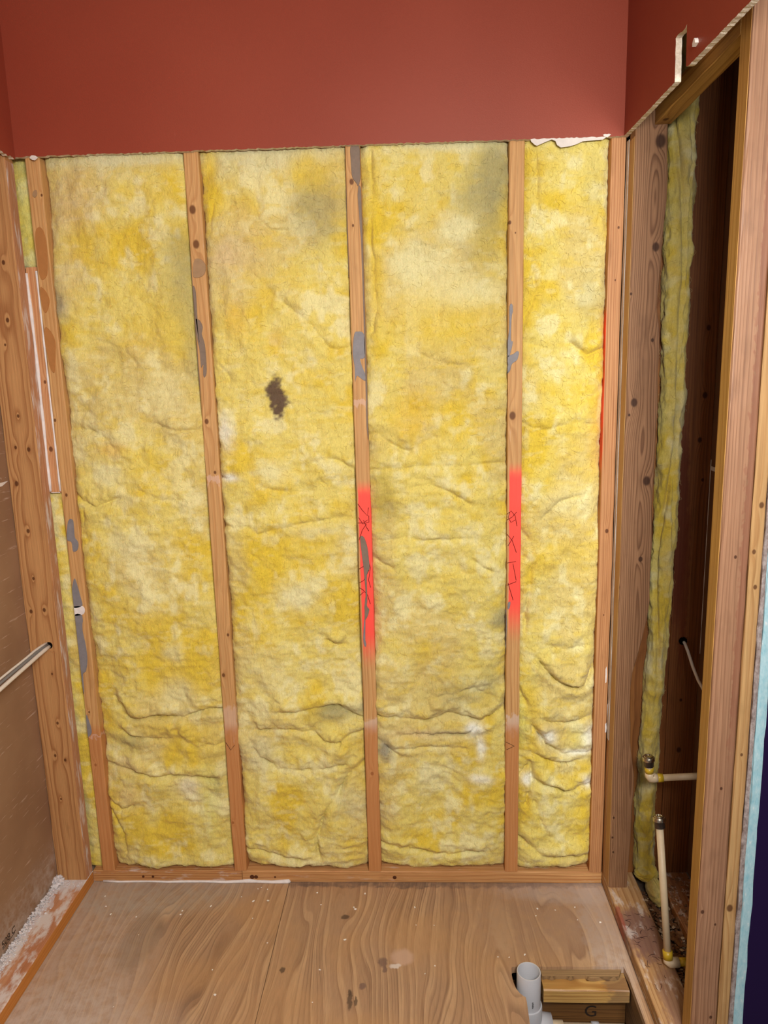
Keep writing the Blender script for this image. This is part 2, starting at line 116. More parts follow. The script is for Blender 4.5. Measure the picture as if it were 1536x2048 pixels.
# ------------------------------------------------------------------ node helper
class NT:
    def __init__(self, name):
        self.mat = bpy.data.materials.new(name)
        self.mat.use_nodes = True
        self.t = self.mat.node_tree
        self.t.nodes.clear()
        self.out = self.t.nodes.new('ShaderNodeOutputMaterial')
        self.b = self.t.nodes.new('ShaderNodeBsdfPrincipled')
        self.t.links.new(self.b.outputs[0], self.out.inputs[0])
        self.obj = self.t.nodes.new('ShaderNodeTexCoord').outputs['Object']

    def put(self, sock, v):
        if isinstance(v, bpy.types.NodeSocket):
            self.t.links.new(v, sock)
        elif isinstance(v, (tuple, list)):
            sock.default_value = tuple(v) + ((1,) if len(v) == 3 and len(sock.default_value) == 4 else ())
        else:
            sock.default_value = v

    def m(self, op, a, b=0.0, c=0.0):
        n = self.t.nodes.new('ShaderNodeMath')
        n.operation = op
        for i, v in enumerate((a, b, c)):
            self.put(n.inputs[i], v)
        return n.outputs[0]

    def vec(self, x, y, z):
        n = self.t.nodes.new('ShaderNodeCombineXYZ')
        for i, v in enumerate((x, y, z)):
            self.put(n.inputs[i], v)
        return n.outputs[0]

    def sep(self, v):
        n = self.t.nodes.new('ShaderNodeSeparateXYZ')
        self.put(n.inputs[0], v)
        return n.outputs

    def vscale(self, v, s, off=(0, 0, 0)):
        n = self.t.nodes.new('ShaderNodeMapping')
        self.put(n.inputs[0], v)
        n.inputs['Scale'].default_value = s
        n.inputs['Location'].default_value = off
        return n.outputs[0]

    def noise(self, v, scale=1.0, detail=3.0, rough=0.55, dist=0.0):
        n = self.t.nodes.new('ShaderNodeTexNoise')
        self.put(n.inputs['Vector'], v)
        n.inputs['Scale'].default_value = scale
        n.inputs['Detail'].default_value = detail
        n.inputs['Roughness'].default_value = rough
        n.inputs['Distortion'].default_value = dist
        return n.outputs[0], n.outputs[1]

    def ramp(self, f, stops, interp='LINEAR'):
        n = self.t.nodes.new('ShaderNodeValToRGB')
        n.color_ramp.interpolation = interp
        e = n.color_ramp.elements
        while len(e) < len(stops):
            e.new(0.5)
        for i, (p, c) in enumerate(stops):
            e[i].position = p
            e[i].color = tuple(c) + (1,) if len(c) == 3 else c
        self.put(n.inputs[0], f)
        return n.outputs[0]

    def step(self, v, lo, hi):
        n = self.t.nodes.new('ShaderNodeMapRange')
        n.interpolation_type = 'SMOOTHSTEP'
        self.put(n.inputs[0], v)
        n.inputs[1].default_value, n.inputs[2].default_value = lo, hi
        return n.outputs[0]

    def mix(self, f, a, b, mode='MIX'):
        n = self.t.nodes.new('ShaderNodeMix')
        n.data_type = 'RGBA'
        n.blend_type = mode
        self.put(n.inputs[0], f)
        self.put(n.inputs[6], a)
        self.put(n.inputs[7], b)
        return n.outputs[2]

    def bump(self, h, dist=0.001, strength=1.0, normal=None):
        n = self.t.nodes.new('ShaderNodeBump')
        n.inputs['Strength'].default_value = strength
        n.inputs['Distance'].default_value = dist
        self.put(n.inputs['Height'], h)
        if normal is not None:
            self.put(n.inputs['Normal'], normal)
        return n.outputs[0]

    def done(self, col, rough=0.8, spec=0.3, normal=None, metal=0.0):
        self.put(self.b.inputs['Base Color'], col)
        self.put(self.b.inputs['Roughness'], rough)
        self.b.inputs['Specular IOR Level'].default_value = spec
        self.b.inputs['Metallic'].default_value = metal
        if normal is not None:
            self.put(self.b.inputs['Normal'], normal)
        return self.mat


def wood(name, light, dark, axis=2, knots=(), ring=0.0045, pith=(0.03, 0.06), warp=0.014, seed=0, masks=(), rough=0.6,
         dust=None, contrast=1.0, stretch=1.0):
    """Lumber: growth rings about a pith line, bent round the knots, with fibre, stains and masks.
    knots: (a, l, radius) on the board; masks: ('box'|'ell', a0, a1, l0, l1, soft, colour, strength, ragged)"""
    light, dark = (tuple(c * t for c, t in zip(q, (0.90, 0.94, 0.82))) for q in (light, dark))
    n = NT(name)
    s = n.sep(n.obj)
    perm = {2: (0, 1, 2), 0: (1, 2, 0), 1: (0, 2, 1)}[axis]
    a, b, l = (s[i] for i in perm)
    V = n.vec(a, b, l)
    _, wc = n.noise(n.vscale(V, (7, 7, 1.1 * stretch), (seed * 3.1, seed * 1.7, seed)), 1, 2, 0.5)
    ws = n.sep(wc)
    a2 = n.m('MULTIPLY_ADD', n.m('SUBTRACT', ws[0], 0.5), warp * 2, a)
    b2 = n.m('MULTIPLY_ADD', n.m('SUBTRACT', ws[1], 0.5), warp * 2, b)
    da, db = n.m('SUBTRACT', a2, pith[0]), n.m('SUBTRACT', b2, pith[1])
    r = n.m('SQRT', n.m('ADD', n.m('MULTIPLY', da, da), n.m('MULTIPLY', db, db)))
    kmask = None
    for (ka, kl, kr) in knots:
        ea = n.m('DIVIDE', n.m('SUBTRACT', a, ka), kr)
        el = n.m('DIVIDE', n.m('SUBTRACT', l, kl), kr * 1.35)
        d2 = n.m('ADD', n.m('MULTIPLY', ea, ea), n.m('MULTIPLY', el, el))
        el2 = n.m('MULTIPLY', el, 0.5)
        dw = n.m('ADD', n.m('MULTIPLY', ea, ea), n.m('MULTIPLY', el2, el2))
        g = n.m('DIVIDE', kr * 1.5, n.m('ADD', 1.0, n.m('MULTIPLY', dw, 0.5)))
        r = n.m('ADD', r, g)
        k = n.step(d2, 1.25, 0.35)
        kmask = k if kmask is None else n.m('MAXIMUM', kmask, k)
    vr, _ = n.noise(n.vec(n.m('MULTIPLY', r, 45.0), n.m('MULTIPLY', l, 0.7), seed * 1.3), 1, 3, 0.6)
    fr = n.m('FRACT', n.m('ADD', n.m('DIVIDE', r, ring), n.m('MULTIPLY', vr, 3.5)))
    mid = tuple(x * 0.55 + y * 0.45 for x, y in zip(light, dark))
    dk = tuple(x + (y - x) * contrast for x, y in zip(mid, dark))
    col = n.ramp(fr, [(0.0, light), (0.45, tuple(x * .8 + y * .2 for x, y in zip(light, dark))), (0.86, dk), (1.0, light)])
    big, _ = n.noise(n.vscale(V, (12, 12, 1.6), (seed, 4, 2)), 1, 3, 0.55)
    col = n.mix(n.m('MULTIPLY_ADD', n.step(big, 0.35, 0.7), 0.5, 0.15), col, mid)
    fib, _ = n.noise(n.vscale(V, (420, 420, 9), (seed, 0, 0)), 1, 2, 0.6)
    col = n.mix(0.55, col, n.ramp(fib, [(0.25, (0.62, 0.56, 0.5)), (0.7, (1.12, 1.1, 1.08))]), 'MULTIPLY')
    blot, _ = n.noise(n.vscale(V, (28, 28, 10), (seed * 2, 1, 7)), 1, 3, 0.6)
    col = n.mix(n.m('MULTIPLY', n.step(blot, 0.56, 0.8), 0.3), col, tuple(x * 0.55 for x in dark))
    if kmask is not None:
        col = n.mix(n.m('MULTIPLY', kmask, 0.88), col, (dark[0] * 0.26, dark[1] * 0.17, dark[2] * 0.13))
    if masks:
        edge, _ = n.noise(n.vscale(V, (90, 90, 40), (seed, 3, 3)), 1, 2, 0.6)
        jit = n.m('SUBTRACT', edge, 0.5)
    for (kind, a0, a1, l0, l1, soft, c, f, rag) in masks:
        aj = n.m('MULTIPLY_ADD', jit, rag, a)
        lj = n.m('MULTIPLY_ADD', jit, rag * 3, l)
        if kind == 'box':
            k = n.m('MULTIPLY', n.m('MULTIPLY', n.step(aj, a0 - 0.0012, a0 + 0.0012), n.step(aj, a1 + 0.0012, a1 - 0.0012)),
                    n.m('MULTIPLY', n.step(lj, l0 - soft, l0 + soft), n.step(lj, l1 + soft * .35, l1 - soft * .35)))
        else:
            ea = n.m('DIVIDE', n.m('SUBTRACT', aj, (a0 + a1) / 2), (a1 - a0) / 2)
            el = n.m('DIVIDE', n.m('SUBTRACT', lj, (l0 + l1) / 2), (l1 - l0) / 2)
            k = n.step(n.m('ADD', n.m('MULTIPLY', ea, ea), n.m('MULTIPLY', el, el)), 1 + soft, 1 - soft)
        col = n.mix(n.m('MULTIPLY', k, f), col, c)
    if dust is not None:                      # plaster dust in ragged smears
        dn, _ = n.noise(n.vscale(V, (dust[1], dust[1], dust[2]), (seed, 8, 8)), 1, 4, 0.62)
        col = n.mix(n.m('MULTIPLY', n.step(dn, dust[3], dust[3] + 0.16), dust[0]), col, (0.72, 0.68, 0.66))
    nrm = n.bump(n.m('ADD', n.m('MULTIPLY', fr, 0.25), fib), 0.0006, 0.55)
    return n.done(col, rough, 0.3, nrm)


def plain(name, c, rough=0.6, spec=0.4, metal=0.0, var=0.12, scale=60, bump=0.0):
    n = NT(name)
    f, _ = n.noise(n.obj, scale, 4, 0.6)
    col = n.mix(1.0, c, n.ramp(f, [(0.25, (1 - var,) * 3), (0.75, (1 + var,) * 3)]), 'MULTIPLY')
    return n.done(col, rough, spec, n.bump(f, bump, 0.8) if bump else None, metal)


def wl_(o):
    v = Vector((0, 0, 0))
    while o is not None:
        v = v + o.location
        o = o.parent
    return v


# ------------------------------------------------------------------ mesh helpers
def link(name, me, mat, parent=None, loc=(0, 0, 0), smooth=False):
    for mm in (mat if isinstance(mat, (list, tuple)) else [mat]):
        me.materials.append(mm)
    if smooth:
        me.polygons.foreach_set('use_smooth', [True] * len(me.polygons))
    o = bpy.data.objects.new(name, me)
    COL.objects.link(o)
    o.location = loc
    if parent is not None:
        o.parent = parent
    return o


def tag(o, label=None, cat=None, group=None, kind=None):
    for k, v in (('label', label), ('category', cat), ('group', group), ('kind', kind)):
        if v:
            o[k] = v
    return o


def empty(name, loc=(0, 0, 0)):
    o = bpy.data.objects.new(name, None)
    o.location = loc
    COL.objects.link(o)
    return o


def bm_mesh(name, bm):
    me = bpy.data.meshes.new(name)
    bm.normal_update()
    bm.to_mesh(me)
    bm.free()
    return me


def board(name, x, y, z, mat, parent=None, bevel=0.0025, rough=0.0006, axis=2, seed=0, profile=None):
    """A sawn board between the given ranges: eased edges, a little out of true along its length."""
    rnd = random.Random(seed)
    lo, hi = [x[0], y[0], z[0]], [x[1], y[1], z[1]]
    org = [(lo[0] + hi[0]) / 2, (lo[1] + hi[1]) / 2, lo[2]]
    L = hi[axis] - lo[axis]
    n = max(2, int(L / 0.05))
    o1, o2 = [i for i in range(3) if i != axis]
    if axis == 1:
        o1, o2 = o2, o1
    secs = []
    for i in range(n + 1):
        t = lo[axis] + L * i / n
        a0, a1, b0, b1 = lo[o1], hi[o1], lo[o2], hi[o2]
        if profile:
            a0, a1 = profile(t, a0, a1)
        b = bevel
        j = lambda: rnd.uniform(-rough, rough)
        pts = [(a0 + b, b0), (a1 - b, b0), (a1 - b * .3, b0 + b * .3), (a1, b0 + b), (a1, b1 - b), (a1 - b, b1), (a0 + b, b1), (a0, b1 - b), (a0, b0 + b), (a0 + b * .3, b0 + b * .3)]
        sec = []
        for (p, q) in pts:
            v = [0, 0, 0]
            v[axis], v[o1], v[o2] = t, p + j(), q + j()
            sec.append([v[k] - org[k] for k in range(3)])
        secs.append(sec)
    verts = [v for s in secs for v in s]
    m = 10
    faces = []
    for i in range(n):
        for k in range(m):
            a, b2 = i * m + k, i * m + (k + 1) % m
            faces.append((a, b2, b2 + m, a + m))
    faces.append(tuple(range(m - 1, -1, -1)))
    faces.append(tuple(n * m + k for k in range(m)))
    me = bpy.data.meshes.new(name)
    me.from_pydata(verts, [], faces)
    bm = bmesh.new()
    bm.from_mesh(me)
    bmesh.ops.recalc_face_normals(bm, faces=bm.faces)
    bm.to_mesh(me)
    bm.free()
    loc = org
    if parent is not None:
        loc = [org[k] - wl_(parent)[k] for k in range(3)]
    return link(name, me, mat, parent, loc)


def plate_shape(name, pts, plane, d0, d1, mat, parent=None, edge_mat=None, bevel=0.0, loc=None):
    """An outline extruded: plane 'xz' gives (x, z) points between y = d0 and d1; 'yz' between x; 'xy' between z."""
    def P(p, d):
        return {'xz': (p[0], d, p[1]), 'yz': (d, p[0], p[1]), 'xy': (p[0], p[1], d)}[plane]
    bm = bmesh.new()
    A = [bm.verts.new(P(p, d0)) for p in pts]
    B = [bm.verts.new(P(p, d1)) for p in pts]
    fa, fb = bm.faces.new(A), bm.faces.new(list(reversed(B)))
    sides = []
    for i in range(len(pts)):
        j = (i + 1) % len(pts)
        sides.append(bm.faces.new((A[i], B[i], B[j], A[j])))
    if edge_mat is not None:
        for f in sides:
            f.material_index = 1
    bmesh.ops.recalc_face_normals(bm, faces=bm.faces)
    bmesh.ops.triangulate(bm, faces=[fa, fb])
    if loc:
        bmesh.ops.translate(bm, verts=bm.verts, vec=[-c for c in loc])
    me = bm_mesh(name, bm)
    l2 = loc or (0, 0, 0)
    if parent is not None:
        l2 = [l2[k] - wl_(parent)[k] for k in range(3)]
    return link(name, me, [mat, edge_mat] if edge_mat is not None else mat, parent, l2)


def tube(name, pts, rad, mat, parent=None, seg=12, caps=True, smooth=True, hollow=0.0):
    """A round tube along a polyline; rad is a number or one value for each point."""
    P = [Vector(p) for p in pts]
    rr = rad if isinstance(rad, (list, tuple)) else [rad] * len(P)
    bm = bmesh.new()
    rings = []
    up = None
    for i, p in enumerate(P):
        t = (P[min(i + 1, len(P) - 1)] - P[max(i - 1, 0)])
        if t.length < 1e-7:
            t = Vector((0, 0, 1))
        t.normalize()
        if up is None:
            up = t.orthogonal().normalized()
        up = (up - t * up.dot(t)).normalized()
        sd = t.cross(up)
        rings.append([bm.verts.new(p + (up * math.cos(2 * math.pi * k / seg) + sd * math.sin(2 * math.pi * k / seg)) * rr[i]) for k in range(seg)])
    for i in range(len(rings) - 1):
        for k in range(seg):
            bm.faces.new((rings[i][k], rings[i][(k + 1) % seg], rings[i + 1][(k + 1) % seg], rings[i + 1][k]))
    if caps:
        bm.faces.new(list(reversed(rings[0])))
        bm.faces.new(rings[-1])
    bmesh.ops.recalc_face_normals(bm, faces=bm.faces)
    me = bm_mesh(name, bm)
    loc = (0, 0, 0)
    if parent is not None:
        loc = [-c for c in wl_(parent)]
    return link(name, me, mat, parent, loc, smooth)


def lathe(name, prof, centre, mat, parent=None, seg=32, tilt=None):
    """prof: (radius, height) pairs turned about a vertical axis at centre (tilt: a direction instead of +Z)."""
    bm = bmesh.new()
    rings = []
    for (r, h) in prof:
        rings.append([bm.verts.new((r * math.cos(2 * math.pi * k / seg), r * math.sin(2 * math.pi * k / seg), h)) for k in range(seg)])
    for i in range(len(rings) - 1):
        for k in range(seg):
            bm.faces.new((rings[i][k], rings[i][(k + 1) % seg], rings[i + 1][(k + 1) % seg], rings[i + 1][k]))
    if prof[0][0] > 0.0005:
        bm.faces.new(rings[0])
    if prof[-1][0] > 0.0005:
        bm.faces.new(rings[-1])
    bmesh.ops.remove_doubles(bm, verts=bm.verts, dist=1e-6)
    bmesh.ops.recalc_face_normals(bm, faces=bm.faces)
    if tilt is not None:
        q = Vector((0, 0, 1)).rotation_difference(Vector(tilt).normalized())
        bmesh.ops.rotate(bm, verts=bm.verts, cent=(0, 0, 0), matrix=q.to_matrix())
    me = bm_mesh(name, bm)
    loc = centre
    if parent is not None:
        loc = [centre[k] - wl_(parent)[k] for k in range(3)]
    o = link(name, me, mat, parent, loc)
    me.polygons.foreach_set('use_smooth', [len(p.vertices) == 4 for p in me.polygons])
    try:
        me.set_sharp_from_angle(angle=R(40))
    except Exception:
        pass
    return o


# ------------------------------------------------------------------ materials
def paint_red():
    n = NT('brick_red_wall_paint')
    big, _ = n.noise(n.obj, 1.6, 3, 0.5)
    col = n.mix(n.step(big, 0.3, 0.7), srgb(148, 67, 48), srgb(141, 61, 43))
    fl, _ = n.noise(n.vscale(n.obj, (60, 60, 14)), 1, 4, 0.65)
    col = n.mix(n.m('MULTIPLY', n.step(fl, 0.70, 0.85), 0.3), col, srgb(190, 110, 92))
    rol, _ = n.noise(n.obj, 420, 2, 0.5)
    return n.done(col, 0.5, 0.3, n.bump(rol, 0.0003, 0.5))


def gypsum():
    n = NT('broken_gypsum')
    a, _ = n.noise(n.obj, 150, 4, 0.65)
    col = n.ramp(a, [(0.3, srgb(200, 184, 162)), (0.6, srgb(226, 214, 198)), (0.8, srgb(238, 232, 222))])
    return n.done(col, 0.95, 0.1, n.bump(a, 0.0025, 1.0))


def plywood(name, seed, marks=(), swirls=(), dusty=(), seam_dark=None):
    """Face veneer with wide, wandering grain running front to back; local space is world space here."""
    n = NT(name)
    x, y, z = n.sep(n.obj)
    V = n.vec(x, y, 0.0)
    _, wc = n.noise(n.vscale(V, (4.5, 1.0, 1), (seed, seed * 2, 0)), 1, 2.5, 0.5)
    w = n.sep(wc)
    ph = n.m('MULTIPLY_ADD', n.m('SUBTRACT', w[0], 0.5), 0.30, x)
    ph = n.m('ADD', ph, n.m('MULTIPLY', n.m('SUBTRACT', w[1], 0.5), 0.06))
    for (sx, sy, rx, ry, amp) in swirls:
        ex = n.m('DIVIDE', n.m('SUBTRACT', x, sx), rx)
        ey = n.m('DIVIDE', n.m('SUBTRACT', y, sy), ry)
        d = n.m('ADD', n.m('MULTIPLY', ex, ex), n.m('MULTIPLY', ey, ey))
        ph = n.m('ADD', ph, n.m('DIVIDE', amp, n.m('ADD', 1.0, d)))
    pv, _ = n.noise(n.vec(n.m('MULTIPLY', ph, 30.0), n.m('MULTIPLY', y, 0.8), seed), 1, 3, 0.65)
    fr = n.m('FRACT', n.m('ADD', n.m('DIVIDE', ph, 0.034), n.m('MULTIPLY', pv, 1.7)))
    light, midc, dark = srgb(204, 168, 128), srgb(174, 138, 104), srgb(132, 96, 68)
    col = n.ramp(fr, [(0.0, light), (0.22, light), (0.34, midc), (0.72, midc), (0.93, dark), (1.0, light)])
    fr2 = n.m('FRACT', n.m('ADD', n.m('DIVIDE', ph, 0.0085), n.m('MULTIPLY', pv, 1.6)))
    fm, _ = n.noise(n.vscale(V, (7, 3, 1), (seed, 6, 0)), 1, 3, 0.6)
    soft, _ = n.noise(n.vscale(V, (16, 5, 1), (seed, 1, 0)), 1, 4, 0.6)
    col = n.mix(n.m('MULTIPLY', n.step(soft, 0.3, 0.62), 0.40), n.mix(0.22, col, midc), srgb(170, 137, 110))
    col = n.mix(n.m('MULTIPLY', n.step(fr2, 0.55, 0.95), n.m('MULTIPLY', n.step(fm, 0.38, 0.60), 0.55)), col, srgb(116, 88, 68))
    tone, _ = n.noise(n.vscale(V, (3.2, 3.2, 1), (seed * 5, 2, 0)), 1, 3, 0.55)
    col = n.mix(n.m('MULTIPLY', n.step(tone, 0.42, 0.62), 0.5), col, srgb(190, 146, 98))
    fib, _ = n.noise(n.vscale(V, (330, 26, 1)), 1, 2, 0.6)
    col = n.mix(0.5, col, n.ramp(fib, [(0.25, (0.72, 0.7, 0.68)), (0.75, (1.1, 1.1, 1.1))]), 'MULTIPLY')
    speck, _ = n.noise(V, 260, 2, 0.5)
    col = n.mix(n.m('MULTIPLY', n.step(speck, 0.68, 0.78), 0.35), col, srgb(96, 74, 58))
    col = n.mix(0.14, col, srgb(160, 138, 120))
    jn, jc = n.noise(V, 34, 4, 0.65)
    js = n.sep(jc)
    for (dx, dy, rx, ry, soft_, c, f) in dusty:           # pale plaster dust and darker soft patches on the sheet
        ex = n.m('DIVIDE', n.m('MULTIPLY_ADD', n.m('SUBTRACT', js[0], 0.5), 0.05, n.m('SUBTRACT', x, dx)), rx)
        ey = n.m('DIVIDE', n.m('MULTIPLY_ADD', n.m('SUBTRACT', js[1], 0.5), 0.05, n.m('SUBTRACT', y, dy)), ry)
        k = n.step(n.m('ADD', n.m('MULTIPLY', ex, ex), n.m('MULTIPLY', ey, ey)), 1 + soft_, 1 - soft_)
        k = n.m('MULTIPLY', k, n.m('MULTIPLY_ADD', n.step(jn, 0.3, 0.65), 0.6, 0.4))
        col = n.mix(n.m('MULTIPLY', k, f), col, c)
    C = {'dark': srgb(70, 56, 48), 'grime': srgb(112, 88, 82), 'pink': srgb(196, 164, 144), 'white': srgb(220, 210, 204), 'grime2': srgb(120, 104, 88)}
    for (mx, my, rx, ry, key) in marks:
        if rx <= 0:
            continue
        ex = n.m('DIVIDE', n.m('MULTIPLY_ADD', n.m('SUBTRACT', js[0], 0.5), 0.02, n.m('SUBTRACT', x, mx)), rx)
        ey = n.m('DIVIDE', n.m('MULTIPLY_ADD', n.m('SUBTRACT', js[1], 0.5), 0.02, n.m('SUBTRACT', y, my)), ry)
        k = n.step(n.m('ADD', n.m('MULTIPLY', ex, ex), n.m('MULTIPLY', ey, ey)), 1.5, 0.4)
        col = n.mix(n.m('MULTIPLY', k, 0.35 if key == 'grime2' else 0.75), col, C[key])
    return n.done(col, 0.62, 0.3, n.bump(n.m('ADD', fib, n.m('MULTIPLY', fr, 0.2)), 0.0006, 0.5))


def glass_wool(name, tint=1.0):
    n = NT(name)
    at = n.t.nodes.new('ShaderNodeAttribute')
    at.attribute_name = 'wool'
    f1, _ = n.noise(n.vscale(n.obj, (190, 120, 60)), 1, 2, 0.65, 0.6)
    f2, _ = n.noise(n.vscale(n.obj, (600, 600, 220)), 1, 1, 0.6)
    f3, _ = n.noise(n.obj, 38, 2, 0.65, 0.0)
    mod = n.ramp(f1, [(0.2, (0.88, 0.87, 0.83)), (0.8, (1.10 * tint, 1.10 * tint, 1.11 * tint))])
    col = n.mix(1.0, at.outputs['Color'], mod, 'MULTIPLY')
    col = n.mix(0.6, col, n.ramp(f2, [(0.25, (0.80, 0.79, 0.77)), (0.75, (1.15, 1.15, 1.16))]), 'MULTIPLY')
    hh = n.m('ADD', n.m('MULTIPLY', f3, 0.0016), n.m('ADD', n.m('MULTIPLY', f1, 0.0014), n.m('MULTIPLY', f2, 0.0008)))
    b = n.bump(hh, 1.0, 1.0)
    m = n.done(col, 1.0, 0.05, b)
    n.b.inputs['Sheen Weight'].default_value = 0.15
    n.b.inputs['Sheen Roughness'].default_value = 0.6
    return m


RED = paint_red()
GYP = gypsum()
WOOL = glass_wool('yellow_glass_wool')
FIR_L, FIR_D = srgb(222, 170, 122), srgb(186, 122, 76)
ORG_L, ORG_D = srgb(210, 156, 108), srgb(168, 106, 64)
PIN_L, PIN_D = srgb(206, 160, 132), srgb(152, 100, 76)
M_GREY = plain('grey_adhesive', srgb(128, 126, 130), 0.55, 0.4, bump=0.0008)
M_DGREY = plain('grey_brown_adhesive', srgb(128, 112, 98), 0.6, 0.3, bump=0.0008)
M_TAN = plain('tan_adhesive', srgb(160, 130, 96), 0.6, 0.3, bump=0.0008)
M_BROWN = plain('tan_brown_adhesive', srgb(172, 118, 66), 0.6, 0.3, var=0.08)
M_WHITE = plain('white_joint_compound', srgb(226, 222, 220), 0.85, 0.2, bump=0.001)
M_PAPER = plain('white_drywall_paper', srgb(222, 216, 210), 0.9, 0.1, var=0.1, bump=0.001)
M_PENCIL = plain('dark_marker_line', srgb(110, 24, 22), 0.7, 0.2)
M_INK2 = plain('pencil_mark', srgb(92, 60, 40), 0.8, 0.2)
CORAL = srgb(255, 84, 74)
VERM = srgb(236, 52, 20)
SMEAR = {'grey': M_GREY, 'dgrey': M_DGREY, 'brown': M_BROWN, 'tan': M_TAN, 'white': M_WHITE}

# ------------------------------------------------------------------ red painted drywall above the cut line
rnd = random.Random(4)


def ragged(p, q, amp, step=0.006, axis=1):
    n = max(2, int(math.dist(p, q) / step))
    out = []
    for i in range(n):
        t = i / n
        v = [p[0] + (q[0] - p[0]) * t, p[1] + (q[1] - p[1]) * t]
        if i:
            v[axis] += rnd.uniform(-amp, amp)
        out.append(v)
    return out


TOP = 2.5
pts = ragged((-0.05, 2.064), (0.35, 2.062), 0.0016) + ragged((0.35, 2.062), (0.9, 2.060), 0.0012) + ragged((0.9, 2.060), (1.489, 2.056), 0.0012) + [(1.489, 2.056), (1.489, TOP), (-0.05, TOP)]
wb = plate_shape('wall_back', pts, 'xz', -0.0127, -0.0002, RED, None, GYP)
tag(wb, 'brick-red painted drywall left above the exposed studs', None, None, 'structure')
tp = [(1.2505, 2.060)] + [(p[0], min(p[1] - 0.003, 2.0585)) for p in TORN] + [(1.437, 2.060)]
plate_shape('torn_paper', tp, 'xz', -0.0118, -0.0106, M_PAPER, wb)
for (x, w, h) in ((0.000, 0.022, 0.008), (1.425, 0.02, 0.003)):
    q = [(x, 2.060)] + [(x + w * t, 2.059 + h * (0.5 + 0.5 * rnd.random())) for t in (0.25, 0.5, 0.75)] + [(x + w, 2.060), (x + w * .6, 2.054), (x + w * .3, 2.055)]
    plate_shape('paper_fray', q, 'xz', -0.0145, -0.0128, M_PAPER, wb)

pts = ragged((-1.3, 2.075), (-0.0127, 2.058), 0.0025) + [(-0.0127, 2.058), (-0.0127, TOP), (-1.3, TOP)]
wl = plate_shape('wall_left', pts, 'yz', -0.0498, -0.0373, RED, None, GYP)
tag(wl, 'strip of brick-red painted drywall on the left side wall', None, None, 'structure')

pts = ([(-2.7, 0.0), (-1.0, 0.0)] + ragged((-1.0, 2.038), (-0.675, 2.041), 0.0006) + ragged((-0.675, 2.041), (-0.415, 2.050), 0.0006) + [(-0.412, 2.053), (-0.409, 2.09), (-0.407, 2.127), (-0.400, 2.124)]
       + ragged((-0.398, 2.124), (-0.350, 2.130), 0.001) + ragged((-0.349, 2.128), (-0.354, 2.052), 0.0015, 0.008, 0) + ragged((-0.354, 2.048), (-0.0127, 2.056), 0.0006)
       + [(-0.0127, 2.056), (-0.0127, TOP), (-2.7, TOP)])
wr = plate_shape('wall_right', pts, 'yz', 1.4768, 1.4888, RED, None, GYP)
tag(wr, 'brick-red painted drywall with a notch cut above the opening', None, None, 'structure')
rr = random.Random(9)
fl = []
for i in range(7):
    a = rr.uniform(0, 6.28)
    fl.append((-0.464 + 0.010 * math.cos(i * 0.9) * rr.uniform(.5, 1), 2.073 + 0.009 * math.sin(i * 0.9) * rr.uniform(.4, 1)))
plate_shape('paper_curl', fl, 'yz', 1.470, 1.4767, M_PAPER, wr)
ce = plate_shape('ceiling', [(-0.3, -2.6), (2.6, -2.6), (2.6, 0.12), (-0.3, 0.12)], 'xy', TOP, TOP + 0.02, plain('white_ceiling_paint', srgb(214, 208, 200), 0.9, 0.2, var=0.03))
tag(ce, kind='structure')
sh = board('trim_1', (-0.2, 1.8), (0.0905, 0.102), (-0.3, TOP), plain('dark_sheathing', srgb(110, 84, 58), 0.9, 0.1))
tag(sh, 'dark board sheathing behind the insulation', None, None, 'structure')

# ------------------------------------------------------------------ floor
HOLE = [(1.487, -1.6), (1.487, 0.0905), (0.5535, 0.0905), (0.5535, -1.6), (1.199, -1.6), (1.1995, -0.47), (1.2015, -0.412), (1.201, -0.400), (1.196, -0.397), (1.188, -0.388), (1.181, -0.375), (1.177, -0.356), (1.176, -0.335), (1.178, -0.312)]
HOLE = HOLE + ragged((1.183, -0.309), (1.462, -0.306), 0.0012, 0.012) + [(1.464, -0.306), (1.467, -0.34), (1.4665, -0.6), (1.467, -1.6)]
floor = empty('floor')
tag(floor, 'bare plywood subfloor of the gutted alcove', None, None, 'structure')
WHT = srgb(206, 194, 186)
ma = plywood('plywood_veneer_light', 3, FLOOR_MARKS, [(0.17, -0.17, 0.10, 0.16, 0.11), (0.40, -0.55, 0.12, 0.3, 0.05)],
             [(-0.02, -0.35, 0.26, 0.34, 0.7, srgb(190, 172, 160), 0.55), (0.10, -0.02, 0.34, 0.12, 0.6, srgb(168, 162, 152), 0.5), (0.05, -0.7, 0.4, 0.3, 0.6, WHT, 0.45)])
mb = plywood('plywood_veneer_tan', 7, FLOOR_MARKS, [(0.79, -0.225, 0.075, 0.12, 0.085), (1.0, -0.6, 0.1, 0.3, 0.06), (0.62, -0.45, 0.07, 0.2, 0.05)],
             [(1.40, -0.03, 0.22, 0.05, 0.7, WHT, 0.55), (1.44, -0.22, 0.05, 0.24, 0.7, WHT, 0.5), (1.17, -0.17, 0.03, 0.1, 0.6, srgb(196, 164, 128), 0.6), (0.95, 0.0, 0.6, 0.022, 0.5, srgb(92, 80, 74), 0.7), (1.30, -0.12, 0.25, 0.15, 0.8, srgb(152, 124, 106), 0.5)])  # includes a darker strip along the foot of the back wall
pa = plate_shape('plywood_sheet', [(-0.16, -1.6), (0.5520, -1.6), (0.5520, 0.0905), (-0.16, 0.0905)], 'xy', -0.018, 0.0, ma, floor)
pb = plate_shape('plywood_sheet', HOLE, 'xy', -0.018, 0.0, mb, floor)
mpl = plain('stripped_veneer', srgb(150, 122, 96), 0.8, 0.2, var=0.25, scale=90, bump=0.001)
lam = wood('delaminated_veneer', srgb(184, 150, 116), srgb(112, 86, 66), axis=0, ring=0.006, seed=5, warp=0.01)
